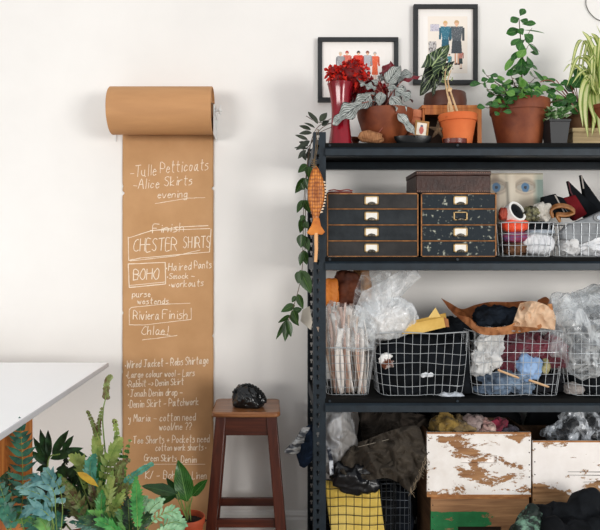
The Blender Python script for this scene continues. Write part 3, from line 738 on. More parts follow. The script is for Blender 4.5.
bm = NB(); box(bm, -hw+.015, hw-.02, -.10, -.09, hh-.045, hh-.016); obj('box_lip', bm, orange_wood, cr)
al = thing('potted_alocasia', 'alocasia with dark pale-veined arrow leaves in low brown planter on wooden box', 'plant', (X(445, D), Y(D), cz)); o_ = al.location
R_ = 20.5*D/F; H_ = 15.5*D/F
bm = NB(); lathe(bm, [(.001, 0), (R_*.95, 0), (R_, .004), (R_*1.02, H_*.5), (R_*.98, H_-.003), (R_*.96, H_), (R_*.9, H_), (R_*.9, H_-.015), (.001, H_-.016)], 40, caps=False); obj('planter', bm, terra_dark, al)
obj('soil', soilmesh(R_*.9, H_-.014), soil, al)
alo_m = mleaf('alocasia_leaf', '#14201a', '#0c1511', '#a4b588', N_=5, vw=.05, mid=.03, rough=.3, slant=1.0, edge=.492, tr=.0)
alo_g = mleaf('alocasia_leaf_green', '#32492d', '#22351f', '#a9bb86', N_=5, vw=.06, mid=.035, rough=.3, slant=1.0, edge=.492, tr=.05)
bs = NB()
def alo(a, b, D, W, nrm, m, dd=0):
    bm = NB(); pxleaf(bm, a, b, D, W, 'arrow', nrm, dd, ns=14, na=8, fold=.12, wave=.25); obj('leaf', bm, m, al)
    p0 = V(*a, D)-o_; tube(bs, cat([V(444, 94, 3.16)-o_, (V(446, 84, 3.16)-o_), p0], 6), .003, 6)
alo((441, 64), (420, 93), 3.1, 30, (-.1, -1, .1), alo_m); alo((432, 66), (449, 43), 3.05, 25, (.2, -1, .3), alo_g, -.02); alo((436, 80), (432, 97), 3.08, 9, (.6, -1, .2), alo_m)
obj('stems', bs, g_stem, al)
fm = thing('miniature_frame', 'tiny gold-framed picture leaning before the wooden box', 'picture', V(421, 135, 3.0)); o_ = fm.location
s_ = 3.02/F; bm = NB()
for (p0, p1, q0, q1) in ((-7, 7, -2, 0), (-7, 7, 13, 15), (-7, -5, 0, 13), (5, 7, 0, 13)): box(bm, p0*s_, p1*s_, 0, .008, q0*s_, q1*s_)
obj('frame', bm, M('gilt', '#9c7440', '#b98d55', scale=20, rough=.4), fm, bevel=.001)
painted('print', 10*s_, 13*s_, 20, 26, lambda u, v: (.8, .45, .4) if ell(u, v, .5, .4, .22, .3) else ((.35, .4, .5) if ell(u, v, .5, .72, .15, .1) else (.93, .9, .84)), art_m, fm, (0, .003, 0)); fm.rotation_euler = (-.15, .14, 0)
dish = obj('black_dish', (lambda b: (lathe(b, [(.001, .0), (.07, .0), (.088, .025), (.094, .046), (.090, .046), (.084, .026), (.066, .008), (.001, .007)], 40, caps=False), b)[1])(NB()), M('black_glaze', '#16181a', rough=.3), loc=(X(413, 2.96), Y(2.955), TZ)); dish.scale = (.95, .36, .8)
tag(dish, 'shallow round black dish on the top deck beneath the begonia leaf', 'dish')
star = NB()
for k in range(5):
    a_ = k*2*PI/5+.3; tube(star, [(0, 0, 0), (.022*math.cos(a_), 0, .022*math.sin(a_)), (.042*math.cos(a_), .004, .042*math.sin(a_))], lambda q: .010*(1-q)+.003, 8)
so = obj('dried_starfish', star, M('star_brown', '#4a3a2c', '#7a6248', scale=50, rough=.9, bump=.6), loc=V(438, 130, 2.99)); tag(so, 'brown dried starfish propped against the bright orange pot', 'starfish')

# ---------- bright small pot with bare caudex plant
tp = potplant('potted_sapling', 'bare pale-stemmed sapling in a bright orange terracotta pot on the top deck', 457.5, 3.0, TZ+.003, 19*3/F, 30.5*3/F, terra_bright, taper=.72, rim=.24); o_ = tp.location
bs = NB(); pale = M('pale_bark', '#c2a078', '#dcc09a', scale=30, rough=.8)
for P in [[(452, 120), (450, 105), (447, 92), (445, 78), (446, 68)], [(460, 120), (455, 105), (450, 90), (448, 80), (451, 70)], [(455, 120), (451, 104), (449, 96)], [(450, 117), (448, 108), (449, 98)]]:
    tube(bs, cat([V(x, y, 3.0)-o_ for x, y in P], 6), lambda q: .006*(1-.65*q), 6)
tube(bs, [V(449, 92, 3.0)-o_, V(450, 88, 3.0)-o_], .011, 8)
obj('stem', bs, pale, tp)
bl = NB(); rnd = random.Random(2)
for i in range(34):
    p = V(447+rnd.uniform(-6, 6), 72+rnd.uniform(-7, 10), 3.0+rnd.uniform(-.03, .03))-o_; leaf(bl, p, rv(rnd)+Vector((0, 0, .3)), rv(rnd), .016, .008, 'lance', ns=3, na=2)
obj('leaves', bl, M('pale_green_leaf', '#8fa06a', '#b9c494', scale=30, rough=.5), tp)
bm = NB(); lathe(bm, [(.001, 0), (.052, 0), (.056, .004), (.057, .024), (.053, .024), (.052, .006), (.001, .005)], 36, caps=False)
so = obj('small_dish', bm, M('oxblood_glaze', '#4a1c16', '#6d2c20', scale=8, rough=.2, coat=.5), loc=(X(455, 2.945), Y(2.935)+.03, TZ)); tag(so, 'small oxblood glazed dish in front of the bright orange pot', 'dish')
so.location.y = Y(2.975)-.03; so.scale = (.95, .5, 1.0)

# ---------- big pot with bushy plant
pep_m = mleaf('peperomia_leaf', '#437a38', '#265026', '#86b068', N_=4, vw=.03, mid=.025, rough=.25, tr=.2, mix=.5, scale=25)
pep_y = mleaf('young_leaf', '#7fae55', '#5e9440', '#a8cc80', N_=4, vw=.03, mid=.025, rough=.3, tr=.25, mix=.5, scale=25)
bp = potplant('potted_jade_bush', 'round-leaved green bush with tall leader in the largest terracotta pot', 519.5, 3.08, TZ, 28.5*3.08/F, 47*3.08/F, terra_old, taper=.70, rim=.24); o_ = bp.location
bs, bl, bl2 = NB(), NB(), NB(); rnd = random.Random(12)
def branch(P, D, r=.0035, n_=6, L=.045, W=.034, spread=1.0, tip=True, prof='obov'):
    pts = cat([V(x, y, D+(dd[0] if dd else 0))-o_ for x, y, *dd in P], 6); tube(bs, pts, lambda q: r*(1-.6*q), 5)
    for k in range(n_):
        q = (k+1)/n_; p = pts[min(len(pts)-1, int(q*(len(pts)-1)))]
        for s_ in (-1, 1):
            d = Vector((s_*spread*rnd.uniform(.5, 1), rnd.uniform(-.9, .4), rnd.uniform(-.3, .7)))
            tube(bs, [p, p+d.normalized()*.012], .0015, 4)
            leaf(bl if rnd.random() < .7 else bl2, p+d.normalized()*.012, d, (rnd.uniform(-.5, .5), -1.3, .8), L*rnd.uniform(.8, 1.35), W*rnd.uniform(.9, 1.4), prof, fold=.12, droop=.25, ns=7, na=4)
branch([(520, 100), (522, 70), (521, 45), (519, 18)], 3.08, .0045, 0)
for (x, y, a, L, W) in [(519, 18, 200, 9, 7), (520, 16, 60, 9, 6), (520, 20, -10, 8, 6), (521, 30, 190, 15, 8), (522, 24, 5, 14, 6), (523, 30, -5, 22, 5), (521, 38, 215, 12, 7), (524, 34, -40, 11, 8), (524, 40, 205, 6, 5), (522, 42, 250, 9, 9), (527, 42, -45, 16, 6), (520, 50, 230, 13, 6), (526, 48, 230, 12, 8), (530, 52, -10, 9, 5), (522, 56, 265, 18, 9), (528, 60, 250, 14, 8),
                        (516, 54, 235, 19, 6), (519, 62, 225, 14, 3), (522, 64, -20, 10, 8), (527, 68, 200, 20, 9), (530, 66, -20, 8, 8), (533, 70, -45, 16, 5), (520, 76, -70, 14, 12), (524, 60, 270, 15, 10), (523, 35, 120, 8, 6), (527, 56, -70, 12, 8), (520, 70, 160, 8, 7)]:
    a = math.radians(a); D = 3.06+rnd.uniform(-.03, .03)
    b_ = bl if rnd.random() < .75 else bl2
    pxleaf(b_, (x, y), (x+L*math.cos(a), y-L*math.sin(a)), D, W*1.2, 'obov', (rnd.uniform(-.7, .7), -1, rnd.uniform(.2, 1.4)), dd=rnd.uniform(-.03, .01), fold=.15)
branch([(521, 46), (528, 34), (532, 28)], 3.08, .002, 0); branch([(522, 60), (530, 44), (540, 52)], 3.08, .0016, 0)
branch([(512, 102), (504, 96), (492, 94), (484, 84)], 3.0, .003, 6, .044, .034); branch([(512, 102), (500, 104), (488, 108, -.04)], 2.98, .003, 5, .04, .032); branch([(514, 102), (506, 90), (495, 82), (487, 76)], 3.02, .003, 6, .042, .03)
branch([(522, 100), (530, 92), (540, 92), (552, 88)], 3.04, .003, 5, .045, .032); branch([(524, 100), (538, 98), (550, 102), (560, 100)], 3.02, .003, 6, .045, .033); branch([(522, 100), (526, 88), (535, 78)], 3.1, .003, 5, .046, .034)
branch([(520, 102), (516, 88), (512, 78)], 3.05, .003, 5, .048, .036); branch([(520, 102), (508, 100), (500, 112, -.05)], 2.97, .003, 4, .04, .03); branch([(520, 102), (528, 96), (534, 94)], 2.97, .003, 4, .042, .034); branch([(519, 101), (510, 94, -.03), (503, 92, -.05)], 3.0, .003, 5, .042, .034)
obj('stems', bs, br_stem, bp); obj('leaves', bl, pep_m, bp); obj('young_leaves', bl2, pep_y, bp)

# ---------- small square black pot with succulent
sq = thing('potted_succulent', 'tiny bushy succulent in a small square black plastic pot', 'plant', (X(555.5, 2.98), Y(2.98), TZ)); o_ = sq.location; k = 2.98/F
bm = NB(); w0, w1, H_ = 8.0*k, 10.4*k, 24.5*k
hexa(bm, rrect(-w0, w0, -w0, w0, .0)[::7][::-1] and [(-w0, -w0, 0), (w0, -w0, 0), (w0, w0, 0), (-w0, w0, 0)], [(-w1, -w1, H_), (w1, -w1, H_), (w1, w1, H_), (-w1, w1, H_)])
box(bm, -w1-.002, w1+.002, -w1-.002, w1+.002, H_-.012, H_); obj('pot', bm, M('black_plastic', '#2b2c2e', rough=.5), sq, bevel=.002)
bl, bl2 = NB(), NB(); rnd = random.Random(6)
for i in range(46):
    c = Vector((rnd.uniform(-1.1, 1.1)*w1, rnd.uniform(-1.3, .8)*w1, H_+rnd.uniform(-.005, .05)))
    for k_ in range(7):
        a_ = k_*2*PI/7+rnd.random(); leaf(bl if rnd.random() < .75 else bl2, c, (math.cos(a_), math.sin(a_), .6), (0, 0, 1), 0.030, .013, 'lance', fold=.3, droop=.1, ns=3, na=2)
obj('leaves', bl, M('succulent_green', '#3f7038', '#8ab878', scale=40, rough=.4), sq); obj('pale_leaves', bl2, M('succulent_pale', '#c4dcb4', rough=.4), sq)

# ---------- wooden box, pot and round-leaf plant at the right, spider plant
wb = thing('wooden_box', 'weathered beige wooden box under the brown pot at the right', 'box', (X(600, 3.1), Y(3.1), TZ)); k = 3.1/F
bm = NB(); box(bm, -34*k, 34*k, -.07, .1, 0, 15*k); obj('box_body', bm, mwood('grey_beige_wood', '#8d7b5c', '#ad9873', '#c2ae88', 'x', 3, .7), wb, bevel=.002)
bm = NB(); box(bm, -35*k, 35*k, -.075, .105, 15*k, 19*k); obj('box_lid', bm, mwood('grey_beige_wood2', '#9a8867', '#bba67f', '#cdb992', 'x', 3, .7), wb, bevel=.002)
tz = TZ+19*k
rp = potplant('potted_peperomia', 'glossy round-leaved plant in a dull brown pot on the weathered box', 582, 3.14, tz, 19*3.14/F, 17*3.14/F, M('dull_pot', '#6a4a34', '#8a6446', scale=8, rough=.7), taper=.85); o_ = rp.location
bs, bl = NB(), NB(); rnd = random.Random(20)
for (x, y, a, L, W) in [(574, 76, 20, 13, 13), (583, 80, 40, 12, 12), (572, 92, 120, 12, 14), (574, 88, 60, 14, 14), (566, 100, 200, 14, 12), (568, 104, -30, 14, 12), (576, 104, -50, 12, 12), (580, 106, -20, 14, 11), (582, 94, 60, 12, 10), (562, 86, 170, 13, 4), (560, 84, 10, 12, 5), (556, 90, 190, 10, 7), (560, 98, -40, 16, 10), (586, 100, 70, 12, 10), (576, 96, 200, 10, 10), (590, 108, -30, 10, 9), (556, 80, 180, 12, 4), (570, 84, 150, 8, 6)]:
    a = math.radians(a); pxleaf(bl, (x, y), (x+L*math.cos(a), y-L*math.sin(a)), 3.08+rnd.uniform(-.05, .03), W*1.1, 'round', (rnd.uniform(-.5, .5), -1, rnd.uniform(.1, .8)), fold=.12)
    tube(bs, cat([V(580, 116, 3.12)-o_, V((x+580)/2, (y+116)/2-3, 3.1)-o_, V(x, y, 3.08)-o_], 5), .002, 5)
tube(bs, cat([V(x, y, 3.06)-o_ for x, y in [(578, 112), (566, 96), (556, 84), (548, 80), (540, 82)]], 5), .0025, 5)
obj('stems', bs, r_stem, rp); obj('leaves', bl, mleaf('round_leaf', '#3f7a3c', '#285226', '#8fb777', N_=3, vw=.03, mid=.025, rough=.2, tr=.15, mix=.5), rp)
sp = potplant('spider_plant', 'yellow-striped spider plant arching over the right end of the top deck', 608, 3.04, tz, 20*3.04/F, 22*3.04/F, terra_old); o_ = sp.location
bl = NB(); rnd = random.Random(31)
sp_m = mleaf('spider_leaf', '#eeeebb', '#dbe095', '#7f9c42', N_=1, vw=0, mid=.0, edge=.28, rough=.4, tr=.35, mix=.9)
def arc(P, D, W, dds=(0, -.03, -.06, -.08)):
    pts = cat([V(x, y, D+dds[min(i, 3)])-o_ for i, (x, y) in enumerate(P)], 7); N_ = len(pts)-1; wv = Vector((rnd.uniform(.5, 1), rnd.uniform(-.6, .6), rnd.uniform(-.3, .3)))
    def fn(u, v):
        i = min(N_, int(round(u*N_))); p = pts[i]; d = (pts[min(N_, i+1)]-pts[max(0, i-1)]).normalized(); s_ = (wv - d*wv.dot(d)).normalized(); n_ = d.cross(s_)
        w_ = W*D/F*.5*min(1, .5+u*3)*(1-u**3)**.8; a_ = v*2-1
        return p + s_*a_*w_ + n_*abs(a_)*w_*.35
    grid(bl, fn, N_, 2)
for P, W in [([(597, 95), (585, 75), (572, 64), (563, 72)], 2.4), ([(598, 92), (590, 66), (580, 58), (566, 62)], 2.4), ([(598, 92), (597, 60), (590, 40), (582, 31)], 4), ([(600, 90), (603, 60), (598, 40), (591, 33)], 4), ([(602, 92), (604, 50), (602, 36), (596, 24)], 4),
             ([(598, 92), (588, 84), (585, 110), (588, 138)], 5), ([(598, 90), (586, 80), (580, 100), (583, 128)], 5), ([(600, 92), (592, 86), (594, 115), (592, 136)], 4.5), ([(602, 92), (597, 84), (599, 115), (600, 136)], 5), ([(600, 90), (590, 76), (584, 82), (580, 100)], 4), ([(604, 92), (600, 80), (603, 110), (606, 130)], 5),
             ([(602, 92), (612, 60), (625, 50), (640, 66)], 5), ([(604, 92), (618, 70), (634, 72), (646, 96)], 5), ([(604, 92), (614, 80), (624, 100), (628, 130)], 5), ([(600, 92), (590, 70), (596, 60), (604, 62)], 4), ([(598, 92), (592, 80), (588, 75), (584, 78)], 5), ([(602, 92), (600, 70), (594, 56), (588, 62)], 5), ([(600, 95), (590, 90), (590, 104), (596, 124)], 5),
             ([(606, 92), (604, 66), (610, 44), (618, 34)], 5), ([(600, 95), (593, 72), (582, 72), (572, 84)], 3.5)]:
    arc(P, 3.04+rnd.uniform(-.03, .03), W*1.3)
for i in range(40):
    x = 600+rnd.uniform(-8, 14); a_ = rnd.uniform(-1, 1); h_ = rnd.uniform(20, 50)
    arc([(x, 94), (x+a_*8, 94-h_), (x+a_*22, 92-h_*1.1), (x+a_*34, 100-h_*.4)], 3.04+rnd.uniform(-.06, .05), 4.5, (0, rnd.uniform(-.04, .04), rnd.uniform(-.08, .06), rnd.uniform(-.1, .08)))
obj('leaves', bl, sp_m, sp)
wr = NB(); tube(wr, cat([V(x, y, 3.394) for x, y in [(604, 22), (595, 18), (588, 10), (586, 0), (592, -14), (606, -22), (622, -14), (626, 2), (618, 18), (604, 22)]], 8), .0018, 6)
w0 = obj('hanging_hoop', wr, M('dark_twig', '#4a443e', rough=.7)); tag(w0, 'thin dark wire hoop on the wall above the spider plant', 'hoop')
# ================================================================== second deck
Z2 = L2Z+.0008
book_black = M('black_bookcloth', '#252a2e', '#33383c', scale=16, rough=.6, bump=.15, bscale=80, spec=.25)
book_grey = M('scuffed_bookcloth', '#3e3c3b', '#2b2a2a', scale=7, rough=.6, bump=.2, bscale=60, spec=.25)
speck = M('speckled_bookcloth', '#232c33', '#b2b5a6', scale=40, rough=.55, lo=.58, hi=.68, bump=.2, detail=6, spec=.25)
edge_br = M('worn_tan_edge', '#7a4f2a', '#b07a45', scale=30, rough=.6)
brass = M('aged_brass', '#a3875a', '#c4a878', scale=30, rough=.45, metal=.35); card_m = M('label_card', '#f0eeea', '#e2dfd6', scale=25, rough=.8)
pull_m = M('steel_pull', '#4a4842', '#8a8478', scale=30, rough=.3, metal=.8)
def drawer_box(label, x0, x1, D, mats, lx):
    k = D/F; t = thing('drawer_cabinet', label, 'drawer cabinet', (X((x0+x1)/2, D), Y(D), Z2), 0, None)
    W_ = (x1-x0)*k/2; H_ = CAMZ-(193-VY)*k-Z2; dp = .30; e = .0055
    bm = NB(); box(bm, -W_, W_, 0, dp, H_-e, H_); box(bm, -W_, W_, 0, dp, 0, e*.8); box(bm, -W_, -W_+e, 0, dp, 0, H_); box(bm, W_-e, W_, 0, dp, 0, H_)
    for i in (1, 2, 3): box(bm, -W_+e, W_-e, 0, dp*.95, H_*i/4-.0022, H_*i/4+.0022)
    obj('case_edging', bm, edge_br, t)
    bm = NB(); box(bm, -W_-.001, -W_+e-.001, .004, dp+.002, .001, H_+.001); box(bm, W_-e+.002, W_+.001, .004, dp, .001, H_+.001); box(bm, -W_, W_, dp-.004, dp+.001, 0, H_); box(bm, -W_, W_, .006, dp, H_-.002, H_+.0015); obj('case_shell', bm, book_black, t)
    for i in range(4):
        z0, z1 = H_*i/4+.0035, H_*(i+1)/4-.0035-(e*.4 if i == 3 else 0)
        bm = NB(); box(bm, -W_+e+.001, W_-e-.001, .002, dp-.02, z0, z1)
        d = obj('drawer', bm, mats[i], t, bevel=.0012)
        cxx = (lx-(x0+x1)/2)*k; zc = (z0+z1)/2+.004; a, b = .032, .0195
        bm = NB()
        for (p0, p1, q0, q1) in ((-a, a, -b, -b+.005), (-a, a, b-.005, b), (-a, -a+.0065, -b, b), (a-.0065, a, -b, b)): box(bm, cxx+p0, cxx+p1, -.003, .002, zc+q0, zc+q1)
        obj('label_holder', bm, brass, d, bevel=.0008)
        if mats[i] is not speck or i != 2: bm = NB(); box(bm, cxx-a+.006, cxx+a-.006, -.0015, .0018, zc-b+.0045, zc+b-.0045); obj('label_card', bm, card_m, d)
        bm = NB(); lathe(bm, [(.001, .010), (.010, .009), (.015, .004), (.0155, 0)], 20, caps=False)
        bmesh.ops.rotate(bm, verts=bm.verts[:], matrix=Matrix.Rotation(PI/2, 3, 'X'), cent=(0, 0, 0))
        bmesh.ops.delete(bm, geom=[v for v in bm.verts if v.co.z < -.0045], context='VERTS')
        for v in bm.verts: v.co = Vector((v.co.x*1.15+cxx, v.co.y-.003, v.co.z*.75+zc-b+.001))
        obj('cup_pull', bm, pull_m, d, solid=.001)
    return t
drawer_box('wide four-drawer black cabinet with tan edges, nearest the left post', 327, 418.5, 2.935, [book_grey, speck if False else book_black, book_black, book_grey], 371.5)
drawer_box('narrower speckled four-drawer cabinet with tan edges under the brown case', 421, 496.5, 2.935, [speck, speck, speck, speck], 460.5)
cabtop = CAMZ-(193-VY)*2.935/F+.0025
gl = thing('eyeglass_case', 'slim dark red case lying on top of the wide drawer cabinet', 'case', V(340, 191, 2.99)); gl.location.z = cabtop
bm = NB(); plate(bm, rrect(-.058, .058, -.022, .022, .02), 0, .009); obj('case_body', bm, M('dark_red_leather', '#5a1614', '#7c2620', scale=20, rough=.35), gl, bevel=.003)
bm = NB(); tube(bm, cat([(-.055, -.02, .012), (-.03, -.024, .015), (0, -.02, .012), (.03, -.024, .016), (.055, -.02, .011)], 4), .003, 6); obj('piping', bm, M('red_cord', '#8e3a30', rough=.5), gl)
# brown studded case
D = 2.955; k = D/F; bc = thing('leather_case', 'dark brown stitched leather case lying on the speckled drawer cabinet', 'case', (X(453.5, D), Y(D), cabtop)); W_ = 37*k; H_ = 22*k
leath = M('brown_leather', '#2c160f', '#46281d', scale=14, rough=.42, bump=.3, bscale=60)
bm = NB(); box(bm, -W_, W_, 0, .22, 0, H_*.8); obj('case_bottom', bm, leath, bc, bevel=.003)
bm = NB(); box(bm, -W_-.0025, W_+.0025, -.0025, .2225, H_*.8, H_); obj('case_lid', bm, M('brown_leather_lid', '#321a12', '#4e2c20', scale=14, rough=.4, bump=.3, bscale=60), bc, bevel=.003)
bm = NB()
for q in (.06, .90):
    for i in range(40): xx = -W_+.004+(2*W_-.008)*i/39; box(bm, xx-.0016, xx+.0016, -.0045, -.0005, H_*q, H_*q+.003)
obj('stitching', bm, M('stud', '#b08a74', rough=.4), bc)['kind'] = 'stuff'

# painted face board
def face_art(u, v):
    # large cropped painted face: pale skin, two blue eyes, long nose, teal-grey shading
    skin = (.80, .74, .66); c = mixc(skin, (.88, .84, .76), noise.noise(Vector((u*3, v*3, 0)))*.5+.5)
    c = mixc(c, (.55, .47, .40), max(0, 1-((u-.10)/.10)**2)*.55 if u < .22 else 0)
    # nose shadow: a long soft curve between the eyes
    nx_ = .30+.05*math.sin(v*3); c = mixc(c, (.42, .40, .36), max(0, 1-abs(u-nx_)/.045)*.7*(1 if .15 < v < .9 else .2))
    c = mixc(c, (.93, .89, .82), max(0, 1-abs(u-.42)/.08)*.6)
    c = mixc(c, (.36, .47, .45), max(0, min(1, (u-.80)*9))*(1 if .62 < v < .92 else max(0, 1-abs(v-.77)*3))*.75)
    c = mixc(c, (.60, .60, .52), max(0, min(1, (.35-v)*2.5))*.5)
    for ex, ey in ((.13, .83), (.67, .83)):
        dx, dy = (u-ex)/.15, (v-ey)/.055
        if abs(dx) < 1.25:
            c = mixc(c, (.42, .36, .31), max(0, 1-abs(dy-1.5+.7*dx*dx)/.9)*.5)      # brow / lid
            c = mixc(c, (.52, .45, .40), max(0, 1-abs(dy+1.4-.5*dx*dx)/.5)*.45)
        al_ = abs(dx)**1.4+dy*dy*1.15; q = noise.noise(Vector((u*18, v*24, 2)))*.25
        if al_ < 1.5: c = mixc(c, (.45, .38, .34), .55*(1.5-al_)*2 if al_ > 1 else .5)
        if al_ < 1+q: c = mixc(c, (.70, .70, .66), .6)
        ir = (dx*2.0)**2+(dy*.95)**2
        if ir < 1.1+q: c = mixc(c, (.30, .46, .60), min(1, (1.3+q-ir)*1.6))
        if (dx*5)**2+(dy*2.8)**2 < 1: c = (.12, .16, .22)
    if ell(u, v, .42, .33, .13, .04): c = mixc(c, (.45, .36, .32), .6)
    if abs(v-.14) < .03 and .22 < u < .64: c = (.62, .36, .33)
    if abs(u-.02) < .015 or v > .985: c = mixc(c, (.45, .4, .3), .5)
    return c
D = 3.16; fb = thing('face_painting', 'pale painted board of a large face with two blue eyes, behind the yarn basket', 'painting', (X(517, D), Y(D), Z2)); k = D/F
bm = NB(); box(bm, -27*k, 27*k, .001, .008, 0, 84*k); obj('board', bm, M('board_edge', '#a89a7a', rough=.8), fb)
painted('painted_face', 54*k, 84*k, 110, 160, face_art, mattr('oil_paint', .45, .1), fb, (0, 0, 0)); fb.rotation_euler = (-.03, .0, 0)

# ------------------------------------------------------------------ wire baskets
def basket(label, x0, x1, pyt, D, z0, dep, m, nx=9, nz_=4, taper=.9, r=.0018, sag=.006, group=None, bulge=0, seed=0, name='wire_basket', rimr=.003):
    k = D/F; Wt = (x1-x0)*k/2; zt = CAMZ-(pyt-VY)*k-z0
    t = thing(name, label, 'basket', (X((x0+x1)/2, D), Y(D)+dep/2, z0), 0, group); rd = random.Random(seed+11)
    def P(u, v, s_=1):
        "u around perimeter 0..1, v height 0..1"
        tw = taper+(1-taper)*v + bulge*math.sin(v*PI)
        w_, d_ = Wt*tw, dep/2*(taper+(1-taper)*v)
        pts = rrect(-w_, w_, -d_, d_, min(.035, w_*.35), 4); n_ = len(pts)
        seg = [math.dist(pts[i], pts[(i+1) % n_]) for i in range(n_)]; tot = sum(seg); q = (u % 1)*tot
        i = 0
        while q > seg[i] and i < n_-1: q -= seg[i]; i += 1
        f_ = q/seg[i] if seg[i] else 0; a, b = pts[i], pts[(i+1) % n_]
        wob = sag*noise.noise(Vector((u*9, v*3, seed)))
        return Vector((a[0]+(b[0]-a[0])*f_, a[1]+(b[1]-a[1])*f_, max(.003, v*zt+wob*(1 if v < .98 else .6))))
    nper = int(nx*2*(1+dep/(2*Wt)))
    bm = NB(); tube(bm, [P(i/60, 1) for i in range(60)], rimr, 6, closed=True); obj('rim', bm, m, t)
    bm = NB()
    for j in range(nz_): tube(bm, [P(i/60, (j+.03)/nz_) for i in range(60)], r, 5, closed=True)
    for i in range(nper):
        u = i/nper; tube(bm, [P(u, q/6) for q in range(7)], r, 5)
    w_, d_ = Wt*taper, dep/2*taper
    for i in range(1, nx): xx = -w_+2*w_*i/nx; tube(bm, [(xx, -d_, .002), (xx, d_, .002)], r, 4)
    obj('wire_mesh', bm, m, t)
    return t
cloth = {}
def fabric(c1, c2=None, rough=.85, sheen=.3):
    key = (c1, c2, rough)
    if key not in cloth: cloth[key] = M('fabric_'+str(len(cloth)), c1, c2 or c1, scale=12, rough=rough, sheen=0 if max(rgb(c1)) < .2 else .15, spec=.15 if max(rgb(c1)) < .2 else .4, bump=.15, bscale=120)
    return cloth[key]
def lump(name, label, cat_, px, py, D, wpx, hpx, dep, m, group=None, **kw):
    "crumpled object centred at pixel (px,py), half sizes wpx,hpx (px) and dep (m)"
    k = D/F; bm = heap((0, 0, 0), (wpx*k, dep, hpx*k), **kw); c = V(px, py, D)
    fl_ = max([z for z in (L4Z, L3Z, L2Z, TOPZ) if z < c.z]+[0])+.006
    for v in bm.verts:
        if v.co.z+c.z < fl_: v.co.z = fl_-c.z+.0005*(v.co.x+v.co.y)
    o = obj(name, bm, m, loc=c); tag(o, label, cat_, group); return o

b1 = basket('white wire basket of yarn and ribbons before the painted face', 499, 557, 222.5, 2.945, Z2, .2, chrome, nx=8, nz_=3, taper=.88, seed=1)
for t_ in [b1]: pass
lump('yarn_ball', 'large white yarn bundle at the front of the yarn basket', 'yarn', 537, 244, 3.0, 16, 11, .04, fabric('#e8e8e8', '#d5d6da'), amp=.0022, scale=22, sd=2, lump=.1)
lump('ribbon_roll', 'bright orange ribbon bundle topmost in the yarn basket', 'ribbon', 515, 226, 3.0, 13, 6.5, .04, fabric('#e8431f', '#f0603a', .5), amp=.003, scale=20, sd=4, lump=.1, stretch=(1, 1, 2.5))
lump('ribbon_roll', 'mauve and red striped yarn layered under the orange ribbon', 'yarn', 515, 237, 3.0, 12, 5.5, .04, M('mauve_yarn', '#a23a4e', '#6f5a86', scale=20, rough=.8, stretch=(.3, .3, 6)), amp=.0025, scale=20, sd=5, stretch=(1, 1, 3))
lump('fabric_scrap', 'dark scraps with tan patches at the bottom of the yarn basket', 'fabric', 515, 249, 3.0, 12, 6, .04, fabric('#2a2426', '#7d5a42'), amp=.006, scale=30, sd=6)
lump('fabric_scrap', 'black cloth across the back of the yarn basket', 'fabric', 534, 229, 3.06, 19, 7, .03, fabric('#15171a', '#22262b'), amp=.006, scale=25, sd=7)
lump('wool_skein', 'blue grey wool strand over the white yarn bundle', 'yarn', 540, 232, 2.99, 14, 2.2, .03, fabric('#8d99a6', '#b4bcc4'), amp=.002, scale=30, sd=8)
D = 3.0
tr_ = thing('tape_roll', 'white-rimmed roll with black centre standing in the yarn basket', 'tape roll', V(516, 212, D)); k = D/F
def ringy(bm, R0, R1, d0, d1, n=40):
    P = [(R0, d0), (R1, d0), (R1, d1), (R0, d1)]; rings = [[bm.verts.new((r*math.cos(2*PI*q/n), y, r*math.sin(2*PI*q/n))) for q in range(n)] for r, y in P]
    for i in range(4):
        for q in range(n): bm.faces.new((rings[i][q], rings[i][(q+1) % n], rings[(i+1) % 4][(q+1) % n], rings[(i+1) % 4][q]))
bm = NB(); ringy(bm, 8.5*k, 10.8*k, -.01, .03); obj('white_rim', bm, M('white_card', '#efeeea', rough=.6), tr_)
bm = NB(); ringy(bm, .8*k, 8.6*k, -.004, .03); obj('black_tape', bm, M('black_tape', '#14171c', rough=.4), tr_); tr_.rotation_euler = (-.45, .3, .35)
lump('lace_scrap', 'sheer white crumpled lace beside the tape roll', 'fabric', 542, 212, 3.03, 9, 9, .03, fabric('#dad6ce', '#b9b4aa'), amp=.008, scale=30, sd=9)
lump('camera_strap', 'shiny olive and black trinket behind the basket rim', 'trinket', 531, 214, 3.02, 8, 7, .025, M('trinket', '#1a1a1a', '#8a8762', scale=40, rough=.3), amp=.006, scale=35, sd=10)
lump('ribbon_curl', 'dark red curl of ribbon left of the tape roll', 'ribbon', 503, 214, 2.99, 4, 6, .015, fabric('#7c2a20', '#a8452e', .5), amp=.004, scale=35, sd=11)

b2 = basket('white wire basket of white cloth and a grey garment at the right edge', 558, 632, 223, 2.945, Z2, .22, chrome, nx=9, nz_=3, taper=.9, seed=2)
lump('white_cloth', 'crumpled white cloth filling the right-hand wire basket', 'cloth', 597, 243, 3.02, 30, 13, .07, fabric('#e9e9ea', '#cfd1d5'), amp=.016, scale=16, sd=12, cell=True, lump=.2)
lump('cloth_scrap', 'small grey-white torn cloth in the left corner of the right-hand basket', 'cloth', 569, 246, 2.99, 9, 10, .04, fabric('#a8a8a8', '#d9d9d9'), amp=.012, scale=28, sd=13)
